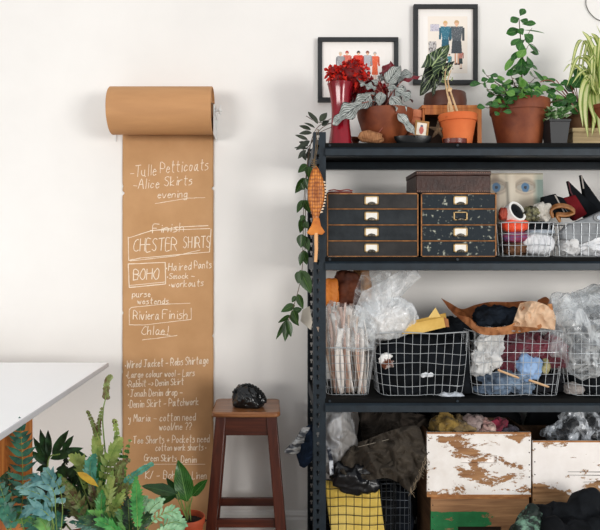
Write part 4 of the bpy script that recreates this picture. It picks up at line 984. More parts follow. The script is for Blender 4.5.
# grey felt case with dark button
gc = thing('felt_case', 'grey felt case with a dark round badge, leaning on the white cloth', 'case', V(592, 222, 2.97)); k = 2.97/F
bm = NB(); P = [(-31, -17), (-12, -22), (20, -12), (40, -8), (40, 26), (22, 17), (-4, 5), (-26, -3), (-32, -10)]
def slab(bm, P, y0, y1, k=1):
    a = [bm.verts.new((x*k, y0, z*k)) for x, z in P]; b = [bm.verts.new((x*k, y1, z*k)) for x, z in P]; bm.faces.new(a); bm.faces.new(b[::-1])
    for i in range(len(P)): bm.faces.new((a[i], b[i], b[(i+1) % len(P)], a[(i+1) % len(P)]))
slab(bm, [(x, z) for x, z in P], -.02, .02, k); obj('case_body', bm, M('grey_felt', '#7c7f82', '#94979a', scale=18, rough=.9, bump=.2), gc, bevel=.006)
bm = NB(); slab(bm, [(10*math.cos(a*PI/8)*.62+5, 6.2*math.sin(a*PI/8)*.62+4) for a in range(16)], -.024, -.019, k); obj('badge', bm, M('navy_badge', '#20262f', rough=.3), gc)
bm = NB(); slab(bm, [(10*math.cos(a*PI/8)*.3+5, 6.2*math.sin(a*PI/8)*.35+4) for a in range(16)], -.026, -.023, k); obj('badge_centre', bm, M('badge_grey', '#8d98a3', rough=.3), gc)
# tan leather belt coil
bm = NB(); 
for i in range(3): tube(bm, cat([V(x, y-i*1.2, 2.99+i*.01)-V(563, 214, 2.99) for x, y in [(553, 218), (551, 211), (558, 207), (568, 208), (574, 213), (566, 216), (557, 216), (560, 222)]], 6), .006, 7)
o = obj('leather_strap', bm, M('tan_leather', '#7e4f26', '#a87440', scale=20, rough=.5), loc=V(563, 214, 2.99)); tag(o, 'tan leather strap coiled on the rim between the two wire baskets', 'strap')
# fabric folders / shoes
def shoe(label, P, D, th, m, loc, m2=None, edge=None):
    t = thing('folded_portfolio', label, 'folder', V(*loc, D)); k = D/F
    bm = NB(); slab(bm, [((x-loc[0]), -(y-loc[1])) for x, y in P], -th/2, th/2, k); obj('cover', bm, m, t, bevel=.003)
    if edge:
        bm = NB(); E = [Vector(((x-loc[0])*k, -th/2-.001, -(y-loc[1])*k)) for x, y in edge]; tube(bm, E, .0035, 6); obj('edging', bm, m2, t)
    return t
blk = M('black_velvet', '#0f1114', '#1d2126', scale=10, rough=.8, spec=.15); redv = M('dark_red_velvet', '#5c1218', '#82222a', scale=12, rough=.8, spec=.15); pale_e = M('pale_edge', '#b8b2aa', rough=.5); red_e = M('burgundy_edge', '#5a2a30', rough=.5)
shoe('black rounded pouch with pale edge above the tan strap', [(541, 208), (542, 197), (554, 194), (562, 207), (569, 218), (552, 217), (545, 213)], 3.06, .04, blk, (553, 208), pale_e, [(553, 195.5), (558, 205), (563, 214)])
shoe('black wedge between the pouch and the red pouch', [(552, 195), (562, 198), (574, 216), (560, 214)], 3.08, .03, blk, (563, 208), M('grey_edge', '#6f7378', rough=.5), [(553, 196), (566, 213)])
shoe('dark red velvet pouch between black folders', [(560, 199), (574, 195), (586, 214), (574, 221), (562, 210)], 3.10, .03, redv, (570, 208))
shoe('tall black folder with burgundy spine behind the red pouch', [(567, 181), (573, 187), (599, 212), (590, 222), (574, 210)], 3.13, .03, blk, (579, 202), red_e, [(567, 182), (569, 192), (582, 215)])
shoe('rightmost tall black folder with a pale pointed spine', [(580, 175), (584, 182), (600, 204), (606, 216), (592, 216), (584, 200)], 3.15, .03, blk, (590, 200), pale_e, [(580, 176), (582, 189)])

# ================================================================== third deck
Z3 = L3Z+.0008
film = mplastic('clear_film', base=.07, gain=.5, haze=.32, scale=5); film_m = mplastic('milky_film', tint='#f4f7f9', base=.32, gain=.6, haze=.25, scale=12)
paperm = M('pattern_tissue', '#d3b8a2', '#e8d6c6', scale=14, rough=.8, bump=.2); paperw = M('white_tissue', '#ddd6cf', '#efe9e3', scale=14, rough=.7, bump=.2); paperp = M('pinkish_tissue', '#cfa793', '#e4cbbf', scale=14, rough=.8)
basket('wire basket of rolled tissue patterns beside the left post', 322, 376, 348, 2.95, Z3, .2, chrome, nx=9, nz_=6, taper=.78, seed=3, r=.0012)
rnd = random.Random(9)
for i in range(46):
    x0 = rnd.uniform(333, 366); q_ = (x0-333)/33; D = rnd.uniform(2.985, 3.12); lean = rnd.uniform(-12, 3)-4*(1-q_)+6*q_*rnd.random(); top = rnd.uniform(302, 330) if q_ < .6 else rnd.uniform(316, 342)
    wd, yaw, bow = rnd.uniform(.010, .024), rnd.uniform(-1.1, 1.1), rnd.uniform(-.02, .02)
    a, b = V(x0, 397, D), V(x0+lean, top, D+rnd.uniform(-.02, .02)); a.z = max(a.z, Z3+.004); b = b-a
    def blade(u, v, b=b, wd=wd, yaw=yaw, bow=bow, i=i):
        w_ = (v-.5)*wd*(.75+.4*u); c_ = abs(v-.5)*.012
        return b*u + Vector((math.cos(yaw)*w_+bow*math.sin(u*PI), math.sin(yaw)*w_+c_, .002*noise.noise(Vector((u*6, v*3, i)))))
    bm = NB(); grid(bm, blade, 10, 5)
    o = obj('tissue_pattern', bm, [paperm, paperw, paperp, paperw][i % 4], loc=a, solid=.001); tag(o, 'slim folded tissue pattern standing on end in the left wire basket', 'tissue pattern', 'folded tissue patterns in the left wire basket')
o = lump('orange_packet', 'orange packet standing behind the tissue rolls by the post', 'packet', 331, 292, 3.1, 7, 13, .02, M('orange_paper', '#d97a26', '#eb9440', scale=8, rough=.6), amp=.004, scale=15, sd=3, power=5)
lump('brown_paper_bundle', 'crumpled dark brown paper bundle behind the plastic bag', 'paper', 348, 292, 3.14, 12, 22, .04, M('dark_brown_paper', '#4a2418', '#7a4226', scale=10, rough=.7), amp=.014, scale=14, sd=14, cell=True)
lump('tan_paper_bundle', 'tan paper folded behind the milky plastic bag', 'paper', 362, 288, 3.2, 9, 20, .03, M('tan_paper', '#a8754a', '#c4915f', scale=10, rough=.7), amp=.01, scale=14, sd=15, cell=True)
# milky bag: twisted neck, pointed top corner, round lower lobe, and spill over the rolls
pb = thing('plastic_bag', 'milky translucent plastic bag with a pointed corner on the left baskets', 'plastic bag', V(385, 320, 3.03)); o_ = pb.location
def sheetpx(rows, D0, amp, sc_, sd, m, nm, par, nu=60, nv=60, dfn=None, o_=None):
    "rows: list of polylines (pixels) lofted top to bottom"
    R_ = [cat([Vector((x, 0, y)) for x, y in r], 12) for r in rows]
    def fn(u, v):
        q = u*(len(R_)-1); i = min(len(R_)-2, int(q)); f_ = q-i; f_ = f_*f_*(3-2*f_) if False else f_
        def at(r): w_ = v*(len(r)-1); j = min(len(r)-2, int(w_)); return r[j].lerp(r[j+1], w_-j)
        p = at(R_[i]).lerp(at(R_[i+1]), f_)
        D = D0 + (dfn(u, v) if dfn else 0)
        n1 = ridge(Vector((p.x/F*3*sc_, sd, p.z/F*3*sc_*.8)), sd); n2 = ridge(Vector((p.x/F*7*sc_, sd+4, p.z/F*7*sc_)), sd+2)
        return V(p.x, p.z, D - amp*(n1+.45*n2-.6)) - o_
    bm = NB(); grid(bm, fn, nu, nv); return obj(nm, bm, m, par)
sheetpx([[(406, 264), (411, 262), (415, 265)], [(399, 271), (410, 274), (421, 277)], [(380, 283), (394, 292), (414, 283)], [(362, 292), (378, 305), (398, 300)], [(355, 308), (366, 318), (380, 316)]], 3.0, .022, 12, 3, film_m, 'bag_corner', pb, dfn=lambda u, v: -.04*math.sin(v*PI)+.02*u, o_=o_)
sheetpx([[(362, 272), (375, 270), (392, 272)], [(355, 290), (370, 288), (386, 286)], [(352, 308), (360, 312), (372, 312)]], 3.06, .02, 12, 5, film, 'bag_back', pb, o_=o_)
bm = heap((0, 0, 0), (29*3.02/F, .07, 20*3.02/F), .012, 10, 21, 6, 2.2, lump=.2)
for v in bm.verts: v.co += V(387, 318, 3.02)-o_
obj('bag_lobe', bm, film_m, pb)
sheetpx([[(330, 300), (345, 304), (360, 306), (372, 312)], [(324, 312), (340, 318), (358, 322), (376, 326)], [(326, 332), (340, 336), (356, 345), (374, 348)], [(328, 352), (342, 350), (358, 352), (372, 350)]], 2.98, .02, 14, 8, film, 'bag_skirt', pb, dfn=lambda u, v: -.03*math.sin(v*PI), o_=o_)
lump('white_tissue_wad', 'white tissue wad wrapped inside the milky plastic bag', 'tissue', 391, 320, 3.03, 19, 14, .05, paperw, amp=.014, scale=18, sd=22, cell=True)
lump('white_tissue_fold', 'pale folded tissue under the bag skirt above the rolls', 'tissue', 344, 322, 3.06, 15, 14, .03, paperw, amp=.014, scale=18, sd=23, stretch=(1.5, 1, .5))

basket('large wire basket of black clothes, second from the left post', 376, 470, 333, 2.945, Z3, .24, chrome, nx=11, nz_=6, taper=.89, seed=4, sag=.012, r=.0014, bulge=.025)
lump('black_clothes', 'heap of black clothing filling the large wire basket', 'clothing', 424, 367, 3.06, 45, 33, .09, fabric('#0c0e11', '#1b1f25'), amp=.014, scale=14, sd=31, power=4, cell=True)
lump('black_scarf', 'black cloth rising over the basket rim beside the yellow envelope', 'clothing', 452, 331, 3.1, 19, 12, .05, fabric('#0c0e11', '#1b1f25'), amp=.014, scale=14, sd=32)
lump('white_tag_cloth', 'small white and brown cloth at upper left inside the black clothes basket', 'cloth', 387, 361, 2.985, 7, 7, .012, M('white_brown', '#efeeec', '#6b3a22', scale=14, rough=.7, lo=.5, hi=.58), amp=.008, scale=30, sd=33)
lump('white_scrap', 'thin white scrap in the middle of the black clothes basket', 'cloth', 427, 375, 2.965, 6, 2.5, .006, fabric('#e3e6ea'), amp=.004, scale=40, sd=34)
lump('white_cloth', 'flat white cloth at the bottom right of the black clothes basket', 'cloth', 450, 396, 2.985, 13, 4, .03, fabric('#dfe3e8', '#b9bfc8'), amp=.005, scale=20, sd=35)
# yellow envelopes
ev = thing('envelope', 'manila yellow envelopes fanned over the black clothes basket', 'envelope', V(426, 324, 2.98)); k = 2.98/F
yl = M('manila', '#c9a24e', '#dcba6c', scale=8, rough=.7)
E_ = lambda P: [(x-426, -(y-324)) for x, y in P]
def flat(P, y0, m, nm):
    bm = NB(); slab(bm, E_(P), y0, y0+.003, k); o = obj(nm, bm, m, ev, smooth=False); return o
flat([(402, 333.5), (412, 321), (446, 313), (447.5, 326), (419, 333.5)], .004, M('manila_dark', '#b08c3e', '#c9a552', scale=8, rough=.7), 'back_envelope')
flat([(402, 333.8), (409, 324), (444, 317), (446, 327), (418, 333.8)], -.002, yl, 'front_envelope')
flat([(428, 318), (435.5, 307.5), (441, 317)], .001, M('manila_light', '#d6b468', '#e2c683', scale=8, rough=.7), 'open_flap')
flat([(443.5, 317), (448, 319), (449, 327), (445.5, 327)], -.004, M('kraft_end', '#8a5a34', '#a8744a', scale=8, rough=.8), 'brown_end')
# brown paper bag open on its side
pbag = thing('paper_bag', 'crumpled brown paper bag lying open over the third wire basket', 'paper bag', V(500, 318, 3.02)); o_ = pbag.location
bagm = M('brown_paper', '#7d4a28', '#c08a5c', scale=6, rough=.8, bump=.25, bscale=14, bdist=.02); bagin = M('bag_inside', '#6a3c20', '#93592f', scale=6, rough=.85); bagl = M('pale_paper', '#b08560', '#dcc0a4', scale=6, rough=.8, bump=.2)
sheetpx([[(441, 298), (450, 303), (462, 309), (475, 305), (490, 302), (510, 302), (524, 301), (534, 303)], [(446, 305), (455, 312), (470, 316), (480, 309), (496, 307), (512, 308), (526, 310), (540, 312)], [(452, 312), (462, 320), (474, 324), (484, 322), (500, 320), (515, 322), (530, 322), (545, 320)]], 3.10, .032, 9, 41, bagin, 'bag_back_panel', pbag, dfn=lambda u, v: .03-.02*u, o_=o_)
sheetpx([[(442, 298), (448, 306), (456, 314), (470, 318), (478, 326), (500, 327), (515, 322), (524, 306), (532, 302)], [(448, 308), (456, 316), (466, 323), (476, 328), (490, 332), (505, 331), (520, 326), (532, 318), (552, 304)], [(462, 318), (468, 326), (476, 332), (486, 335), (500, 335), (512, 334), (526, 332), (538, 330), (554, 318)]], 2.96, .032, 10, 42, bagm, 'bag_front_panel', pbag, dfn=lambda u, v: -.03*math.sin(v*PI), o_=o_)
sheetpx([[(520, 303), (532, 301), (544, 304), (553, 309)], [(516, 314), (530, 312), (545, 312), (556, 318)], [(512, 326), (528, 327), (540, 328), (555, 330)]], 2.95, .034, 11, 43, bagl, 'bag_base', pbag, dfn=lambda u, v: -.03*math.sin(v*PI), o_=o_)
sheetpx([[(538, 300), (546, 297), (553, 304)], [(536, 305), (545, 307), (553, 310)]], 3.06, .01, 10, 44, bagin, 'bag_flap', pbag, 20, 20, o_=o_)
lump('dark_garment', 'black and blue garment inside the open brown paper bag', 'clothing', 496, 316, 3.04, 23, 10, .04, fabric('#0d0f13', '#28303b'), amp=.012, scale=18, sd=45)
basket('third wire basket, holding maroon, white and blue clothes', 471, 566, 331, 2.945, Z3, .24, chrome, nx=11, nz_=6, taper=.89, seed=5, sag=.014, r=.0014, bulge=.025)
lump('white_knit', 'white knitted wad in the left of the third wire basket', 'knitwear', 488, 352, 2.995, 13, 19, .03, fabric('#dcdcda', '#bfbfbf'), amp=.018, scale=16, sd=51, rot=.35, lump=.4)
lump('maroon_garment', 'maroon velvet garment across the third wire basket', 'clothing', 528, 353, 3.06, 34, 17, .07, M('maroon_velvet', '#4a0a1c', '#7a1a34', scale=8, rough=.6, sheen=.6), amp=.03, scale=11, sd=52, power=3.5, stretch=(1.6, 1, .6))
lump('blue_bundle', 'light blue crumpled cloth ball in the third wire basket', 'cloth', 529, 368, 2.985, 11.5, 12, .025, fabric('#7f9fc6', '#9db8da'), amp=.014, scale=18, sd=53, cell=True, lump=.35)
lump('denim_cloth', 'grey blue denim at the bottom of the third wire basket', 'clothing', 505, 384, 3.01, 26, 11, .04, fabric('#303d4e', '#8093a8'), amp=.02, scale=18, sd=54, power=3, lump=.35)
lump('dark_clothes', 'dark cloth at the bottom right of the third wire basket', 'clothing', 540, 384, 3.07, 24, 13, .05, fabric('#101216', '#2c2c30'), amp=.012, scale=18, sd=55, power=3)
lump('olive_scrap', 'small olive and cream scrap beside the light blue ball', 'cloth', 546, 366, 2.98, 3.5, 7, .012, fabric('#5d5c30', '#b9b188'), amp=.006, scale=30, sd=56)
lump('dark_clothes', 'dark mixed cloth under the white knit in the third basket', 'clothing', 488, 384, 3.05, 15, 12, .05, fabric('#15161a', '#3c352e'), amp=.012, scale=18, sd=57)
for (a, b, lab) in [((498, 370), (519, 378), 'pale wooden dowel slanting across the denim in the third basket'), ((529, 380), (549, 387), 'shorter pale dowel with tan tip right of the blue ball')]:
    bm = NB(); p0, p1 = V(*a, 2.95), V(*b, 2.95); tube(bm, [Vector((0, 0, 0)), (p1-p0)*.9, p1-p0], lambda q: .0055 if q < .95 else .003, 8); o = obj('wooden_dowel', bm, M('pale_wood', '#d8c2a4', '#c99a6a', scale=10, rough=.6), loc=p0); tag(o, lab, 'dowel')
# rightmost basket and clear bag
basket('fourth wire basket at the right edge under the clear plastic bag', 567, 655, 333, 2.945, Z3, .24, chrome, nx=11, nz_=6, taper=.89, seed=6, sag=.014, r=.0014, bulge=.025)
lump('dark_clothes', 'dark cloth filling the fourth wire basket', 'clothing', 612, 376, 3.06, 40, 23, .08, fabric('#0d0f12', '#23272c'), amp=.014, scale=16, sd=61, power=4)
lump('grey_knit_roll', 'grey knitted roll at the lower left of the fourth basket', 'knitwear', 574, 390, 3.0, 9, 7, .03, fabric('#6f6a68', '#a39c98'), amp=.005, scale=40, sd=62, rot=.3)
cb = thing('plastic_bag', 'large clear glossy plastic bag bulging over the right edge basket', 'plastic bag', V(585, 330, 3.0)); o_ = cb.location
for (px, py, w_, h_, D, sd) in [(588, 332, 37, 39, 3.0, 71), (600, 312, 26, 20, 3.04, 72)]:
    bm = heap((0, 0, 0), (w_*D/F, .10, h_*D/F), .03, 6, sd, 6, 2.2, lump=.3, stretch=(1, 1, .8), fine=.55)
    for v in bm.verts: v.co += V(px, py, D)-o_
    obj('bag_film', bm, film, cb)
sheetpx([[(566, 298), (573, 292), (582, 294)], [(558, 310), (570, 306), (584, 305)]], 3.0, .02, 14, 73, film, 'bag_tip', cb, 24, 24, o_=o_)
lump('dark_bundle', 'dark grey bundle seen through the clear plastic bag', 'clothing', 596, 312, 3.06, 13, 6, .03, fabric('#14171b', '#3a4048'), amp=.008, scale=18, sd=74)
lump('grey_bundle', 'grey cloth seen low inside the clear plastic bag', 'clothing', 592, 345, 3.05, 24, 20, .05, fabric('#3e4348', '#85898d'), amp=.016, scale=16, sd=75)
# ================================================================== lower bay
Z4 = L4Z+.0008
# basket with yellow cloth
yb = basket('black wire basket holding yellow cloth at the foot of the left post', 322, 398, 480, 2.95, Z4, .22, darkwire, nx=9, nz_=9, taper=.95, seed=7, r=.0019)
yc = NB()
grid(yc, lambda u, v: V(324+10*v*0+ (54+0*v)*u + 14*v*1.0, 480+110*v, 2.975)+Vector((0, .004*noise.noise(Vector((u*4, v*6, 0))), 0)), 30, 40)
for v in yc.verts: v.co -= V(351, 505, 2.975)
o = obj('yellow_cloth', yc, M('yellow_cloth', '#dcbc55', '#ecd27a', scale=5, rough=.8, bump=.15, bscale=15), loc=V(351, 505, 2.975), solid=.006); tag(o, 'mustard yellow cloth inside the black wire basket', 'cloth')
lump('dark_clothes', 'black cloth behind the yellow cloth in the black basket', 'clothing', 360, 535, 3.08, 38, 48, .08, fabric('#0b0c0f', '#16191d'), amp=.014, scale=14, sd=81, power=4)
gb = basket('thin grey wire basket between the yellow cloth and the crates', 378, 412, 484, 3.0, Z4, .2, M('dull_wire', '#5b6066', rough=.4, metal=.6), nx=7, nz_=9, taper=.96, seed=8, r=.0014)
lump('dark_clothes', 'dark navy cloth inside the thin grey wire basket', 'clothing', 396, 532, 3.1, 14, 44, .06, fabric('#0d1015', '#1b212b'), amp=.012, scale=14, sd=82, power=4)
# clothes
def garment(name, label, rows, D0, amp, sc_, sd, m, dfn=None, nu=90, nv=90, th=.004):
    mid = rows[len(rows)//2][len(rows[0])//2]; loc = V(mid[0], mid[1], D0)
    o = sheetpx(rows, D0, amp, sc_, sd, m, name, None, nu, nv, dfn, loc); o.location = loc
    s = o.modifiers.new('s', 'SOLIDIFY'); s.thickness = th; s.offset = 1
    return tag(o, label, 'clothing')
dome = lambda h: (lambda u, v: -h*math.sin(max(0, min(1, v))*PI)**.7*math.sin(max(0, min(1, u*.9+.1))*PI)**.5)
# white / grey shirt at left
garment('grey_shirt', 'pale grey shirt with a darker stripe hanging folded beside the left post',
        [[(322, 408), (332, 405), (344, 410), (348, 414)], [(322, 420), (334, 418), (348, 424), (357, 440)], [(322, 438), (334, 434), (346, 436), (358, 446)], [(322, 452), (332, 455), (344, 450), (355, 447)], [(326, 470), (329, 474), (332, 470), (334, 466)]],
        3.0, .026, 9, 91, M('grey_shirt', '#b4b5b7', '#8a8886', scale=5, rough=.8, lo=.45, hi=.55, stretch=(3, 1, .5)), dome(.06))
lump('shirt_stuffing', 'pale bundled cloth behind the grey shirt', 'clothing', 336, 430, 3.06, 17, 22, .05, fabric('#8d8d8d', '#a9a9a9'), amp=.014, scale=16, sd=92)
# olive jacket
jm = M('olive_twill', '#3a332b', '#4a4238', scale=10, rough=.85, bump=.2, bscale=150)
jk = garment('olive_jacket', 'dark olive brown jacket flung over the baskets with its frayed hem hanging right',
        [[(352, 446), (366, 440), (386, 432), (400, 428), (415, 426), (420, 430)], [(344, 456), (364, 448), (386, 444), (402, 442), (418, 442), (428, 450)], [(338, 464), (358, 458), (376, 460), (394, 460), (412, 462), (426, 466)], [(336, 472), (354, 468), (372, 474), (388, 474), (402, 478), (418, 480)], [(338, 478), (352, 474), (368, 480), (386, 478), (398, 482), (410, 493)]],
        2.98, .045, 11, 93, jm, lambda u, v: -.06*math.sin(v*PI)-.03*u, 110, 110)
bm = NB(); frnd = random.Random(4)
for q in range(26):       # frayed threads along the hem
    t_ = q/25; x_, y_ = 427-17*t_+frnd.uniform(-1, 1), 455+36*t_
    p0 = V(x_, y_, 2.885)-jk.location; tube(bm, cat([p0, p0+Vector((frnd.uniform(-.008, .012), -.004, -.012)), p0+Vector((frnd.uniform(-.01, .02), -.002, -.028))], 4), .0009, 4)
obj('frayed_hem', bm, M('thread_tan', '#7a6c58', '#a0907a', scale=30, rough=.9), jk)['kind'] = 'stuff'
garment('olive_trousers', 'dark brown folded trousers at the back above the olive jacket',
        [[(358, 412), (376, 410), (396, 412), (418, 414), (430, 416)], [(360, 424), (378, 420), (398, 418), (416, 424), (430, 430)], [(362, 440), (380, 436), (398, 432), (414, 436), (428, 448)], [(366, 452), (382, 448), (398, 446), (414, 448), (428, 458)]],
        3.12, .05, 10, 94, M('brown_twill', '#29231d', '#3a3129', scale=10, rough=.85, bump=.2, bscale=120), dome(.08), 110, 110)
bm = NB(); tube(bm, cat([V(x, y, D_) for x, y, D_ in [(358, 447, 2.93), (370, 444, 2.90), (386, 440, 2.91), (400, 436, 2.96)]], 5), .0016, 5)
bm2 = lump('black_leather_bag', 'glossy black leather pouch slumped on the yellow cloth', 'bag', 354, 478, 2.955, 21, 14, .05, M('black_leather', '#0c0d10', '#17191e', scale=12, rough=.3), amp=.01, scale=11, sd=95, lump=.3, rot=.15)
for v in bm.verts: v.co -= V(380, 441, 2.92)
o = obj('drawstring', bm, M('cord_grey', '#8a8276', rough=.8), loc=V(380, 441, 2.92)); tag(o, 'thin grey drawstring lying across the olive jacket', 'cord')
garment('navy_strap_cloth', 'navy and white piping cloth strip hanging beside the left post', [[(327, 448), (330, 447)], [(329, 462), (333, 460)], [(330, 476), (334, 474)]], 2.93, .008, 10, 96, M('navy_white', '#1c2331', '#cfd3d9', scale=14, rough=.7, lo=.5, hi=.6), None, 30, 12)
# garments sticking out left of the post
garment('navy_garment', 'navy sleeve poking out left between the shelf posts', [[(312, 424), (307, 426), (302, 432), (299, 440)], [(314, 436), (309, 440), (305, 448), (296, 452)], [(314, 452), (310, 456), (306, 460), (300, 464)], [(312, 460), (308, 464), (304, 467), (300, 465)]], 3.06, .02, 14, 97, fabric('#16202e', '#26344a'), dome(.03), 50, 40)
garment('grey_striped_cloth', 'grey and white striped cloth end jutting furthest left of the shelf', [[(310, 427), (303, 428), (299, 436)], [(304, 440), (296, 444), (288, 448)], [(302, 450), (294, 454), (284, 452)]], 3.04, .014, 14, 98, M('striped_grey', '#b3b5b6', '#4a4e55', scale=18, rough=.8, lo=.45, hi=.55, stretch=(1, 1, 3)), dome(.02), 50, 40)
# black backing added behind the crates to imitate the bay's shade
for (x0, x1, lab) in [(418, 520, 'added black backing imitating shade behind the white peeling crate'), (521, 640, 'added black backing imitating shade behind the right-hand crates')]:
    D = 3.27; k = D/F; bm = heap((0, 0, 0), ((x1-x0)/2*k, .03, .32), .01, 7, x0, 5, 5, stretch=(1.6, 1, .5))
    o = obj('dark_backing', bm, fabric('#0a0b0d', '#121417'), loc=(X((x0+x1)/2, D), Y(D), Z4+.335)); tag(o, lab, 'dark backing')
D = 3.27; k = D/F; o = obj('dark_backing', heap((0, 0, 0), (29*k, .03, .32), .01, 7, 5, 5, 5, stretch=(1.6, 1, .5)), fabric('#101113', '#181a1d'), loc=(X(388, D), Y(D), Z4+.335)); tag(o, 'added black backing imitating shade behind the olive clothes', 'dark backing')

# ------------------------------------------------------------------ crates
def crate(label, x0, x1, D, z0, z1, mfront, mside, slot=None, dep=.285, boards=1):
    k = D/F; W_ = (x1-x0)*k/2; H_ = z1-z0; t = thing('wooden_crate', label, 'crate', (X((x0+x1)/2, D), Y(D), z0)); th = .014
    bm = NB()
    if slot:
        sx0, sx1, sz0, sz1 = slot
        box(bm, -W_, sx0, 0, th, 0, H_); box(bm, sx1, W_, 0, th, 0, H_); box(bm, sx0, sx1, 0, th, 0, sz0); box(bm, sx0, sx1, 0, th, sz1, H_)
        bmesh.ops.remove_doubles(bm, verts=bm.verts[:], dist=.0001)
        obj('front_board', bm, mfront, t)
        bm = NB(); box(bm, sx0-.01, sx1+.01, th, th+.008, sz0-.01, sz1+.01); obj('handle_recess', bm, mfront if slot[0] < -.01 and 'green' not in label else M('dark_recess', '#2a1c12', rough=.9), t)
    else:
        box(bm, -W_, W_, 0, th, 0, H_); obj('front_board', bm, mfront, t, bevel=.002)
    for s_ in (-1, 1):
        bm = NB(); box(bm, s_*W_-(0 if s_ < 0 else th), s_*W_+(th if s_ < 0 else 0), th, dep, 0, H_); obj('side_board', bm, mside, t, bevel=.0015)
    bm = NB(); box(bm, -W_+th, W_-th, dep-th, dep, 0, H_); obj('back_board', bm, mside, t)
    bm = NB(); box(bm, -W_+th, W_-th, th, dep-th, 0, .012); obj('bottom_board', bm, mside, t)
    # exposed wood along the rim and nail heads
    bm = NB(); box(bm, -W_, W_, -.001, .0015, H_-.006, H_+.0012); box(bm, -W_, W_, -.001, .001, 0, .011); obj('bare_edge', bm, M('bare_edge', '#8f5c34', '#b98554', scale=12, rough=.7), t)
    for s_ in (-1, 1):
        bm = NB()
        for q in range(5): zz = H_*(.12+.19*q); tube(bm, [(s_*(W_-.008), -.0015, zz), (s_*(W_-.008), .001, zz)], .0028, 8)
        obj('nail_row', bm, M('nail', '#3a3230', rough=.5, metal=.5), t)['kind'] = 'stuff'
    return t
Dc = 2.95; cz0, cz1 = Z(497, Dc), Z(432.5, Dc)
sidew = mwood('crate_side_wood', '#3a2818', '#5a3f28', '#74563a', 'y', 3, .7)  # wood darkened to carry the shadow on the side boards
crate('green-painted crate under the white peeling crate', 431, 529, Dc, Z4, cz0-.002, mpeel('green_paint', '#1f6b3c', '#2c8550', '#7d5a3e', '#b98f66', .99, 10, seed=2, left=(.02, .12, .3), band=(.222, .236, .6)), sidew, slot=(-.10, .10, .135, .158))
crate('white crate with flaking paint and handle slot, filled with scarves', 427, 531, Dc, cz0, cz1, mpeel('white_flaking', '#e6e0da', '#f2eeea', '#7d5536', '#b88d62', .955, 8, seed=1, band=(.20, .08, .06)), sidew, slot=(-.082, .082, .155, .19))
rz0, rz1 = Z(508, Dc), Z(441, Dc)
crate('lower right crate, worn wood, under the cleaner white crate', 535, 640, Dc, Z4, rz0-.002, mpeel('worn_white', '#d9d2ca', '#e8e2dc', '#7a4a2a', '#b98658', .9, 9, seed=6), sidew)
crate('cleaner white crate at the right edge, bare wood along its base', 533, 642, Dc, rz0, rz1, mpeel('white_paint', '#e9e3de', '#f1ece8', '#75502f', '#c29a70', .985, 8, seed=4, band=(.16, .02, .26)), sidew)
for (x0, z0, x1, z1, h_) in [(-.09, .165, .2, .162, .004), (-.09, .150, .1, .148, .003), (-.02, .118, .16, .122, .003)]:
    rcr = [o for o in COL.objects if o.get('label', '').startswith('cleaner white crate')][0]
    bm = NB(); hexa(bm, [(x0, -.0012, z0), (x1, -.0012, z1), (x1, .002, z1), (x0, .002, z0)], [(x0, -.0012, z0+h_*.3), (x1, -.0012, z1+h_), (x1, .002, z1+h_), (x0, .002, z0+h_*.3)]); obj('board_crack', bm, M('crack_dark', '#3a2c24', rough=.9), rcr)
# scarves in the white crate
sc_items = [(445, 428, 10, 14, ('#5c4a24', '#a58a4a'), 'mustard brown scarf at the left in the white crate'), (461, 430, 9, 10, ('#6e5c3e', '#93805c'), 'khaki wad beside the mustard scarf in the white crate'),
            (472, 427, 8, 11, ('#7c6a68', '#b0a09c'), 'grey pink scarf in the middle of the white crate'), (486, 430, 9, 9, ('#8d5a5e', '#d8c0b4'), 'pink and cream floral scarf in the white crate'),
            (499, 429, 8, 7, ('#9e2f4c', '#5a3038'), 'crimson pink cloth in the right of the white crate'), (506, 433, 9, 6, ('#5f5a66', '#3a3844'), 'slate grey cloth at the right end of the white crate')]
for i, (px, py, w_, h_, cc, lab) in enumerate(sc_items):
    lump('scarf', lab, 'scarf', px, py, 3.04, w_, h_, .04, fabric(*cc), amp=.02, scale=13, sd=100+i, lump=.5, stretch=(1, 1, 1.8), group=None)
lump('dark_scarf', 'black cloth draped high behind the mustard scarf', 'scarf', 446, 421, 3.12, 13, 9, .04, fabric('#17140f', '#3a3226'), amp=.012, scale=20, sd=108)
# plastic over the right crate
cb = thing('black_plastic_wrap', 'shiny crinkled plastic wrap over black cloth in the right-hand crate', 'plastic wrap', V(585, 428, 3.06)); o_ = cb.location
bm = heap((0, 0, 0), (40*3.06/F, .08, 19*3.06/F), .028, 7, 111, 6, 2.6, lump=.5, stretch=(1, 1, .8), fine=.6)
for v in bm.verts: v.co += V(594, 430, 3.06)-o_
obj('film', bm, mplastic('black_film', tint='#c9ced4', base=.04, gain=.3, haze=.8, scale=7), cb)
bm = heap((0, 0, 0), (36*3.06/F, .06, 14*3.06/F), .012, 10, 112, 5, 2.3)
for v in bm.verts: v.co += V(597, 432, 3.07)-o_
obj('wrapped_cloth', bm, M('black_glossy_cloth', '#0c0d10', '#1a1c20', scale=9, rough=.35), cb)
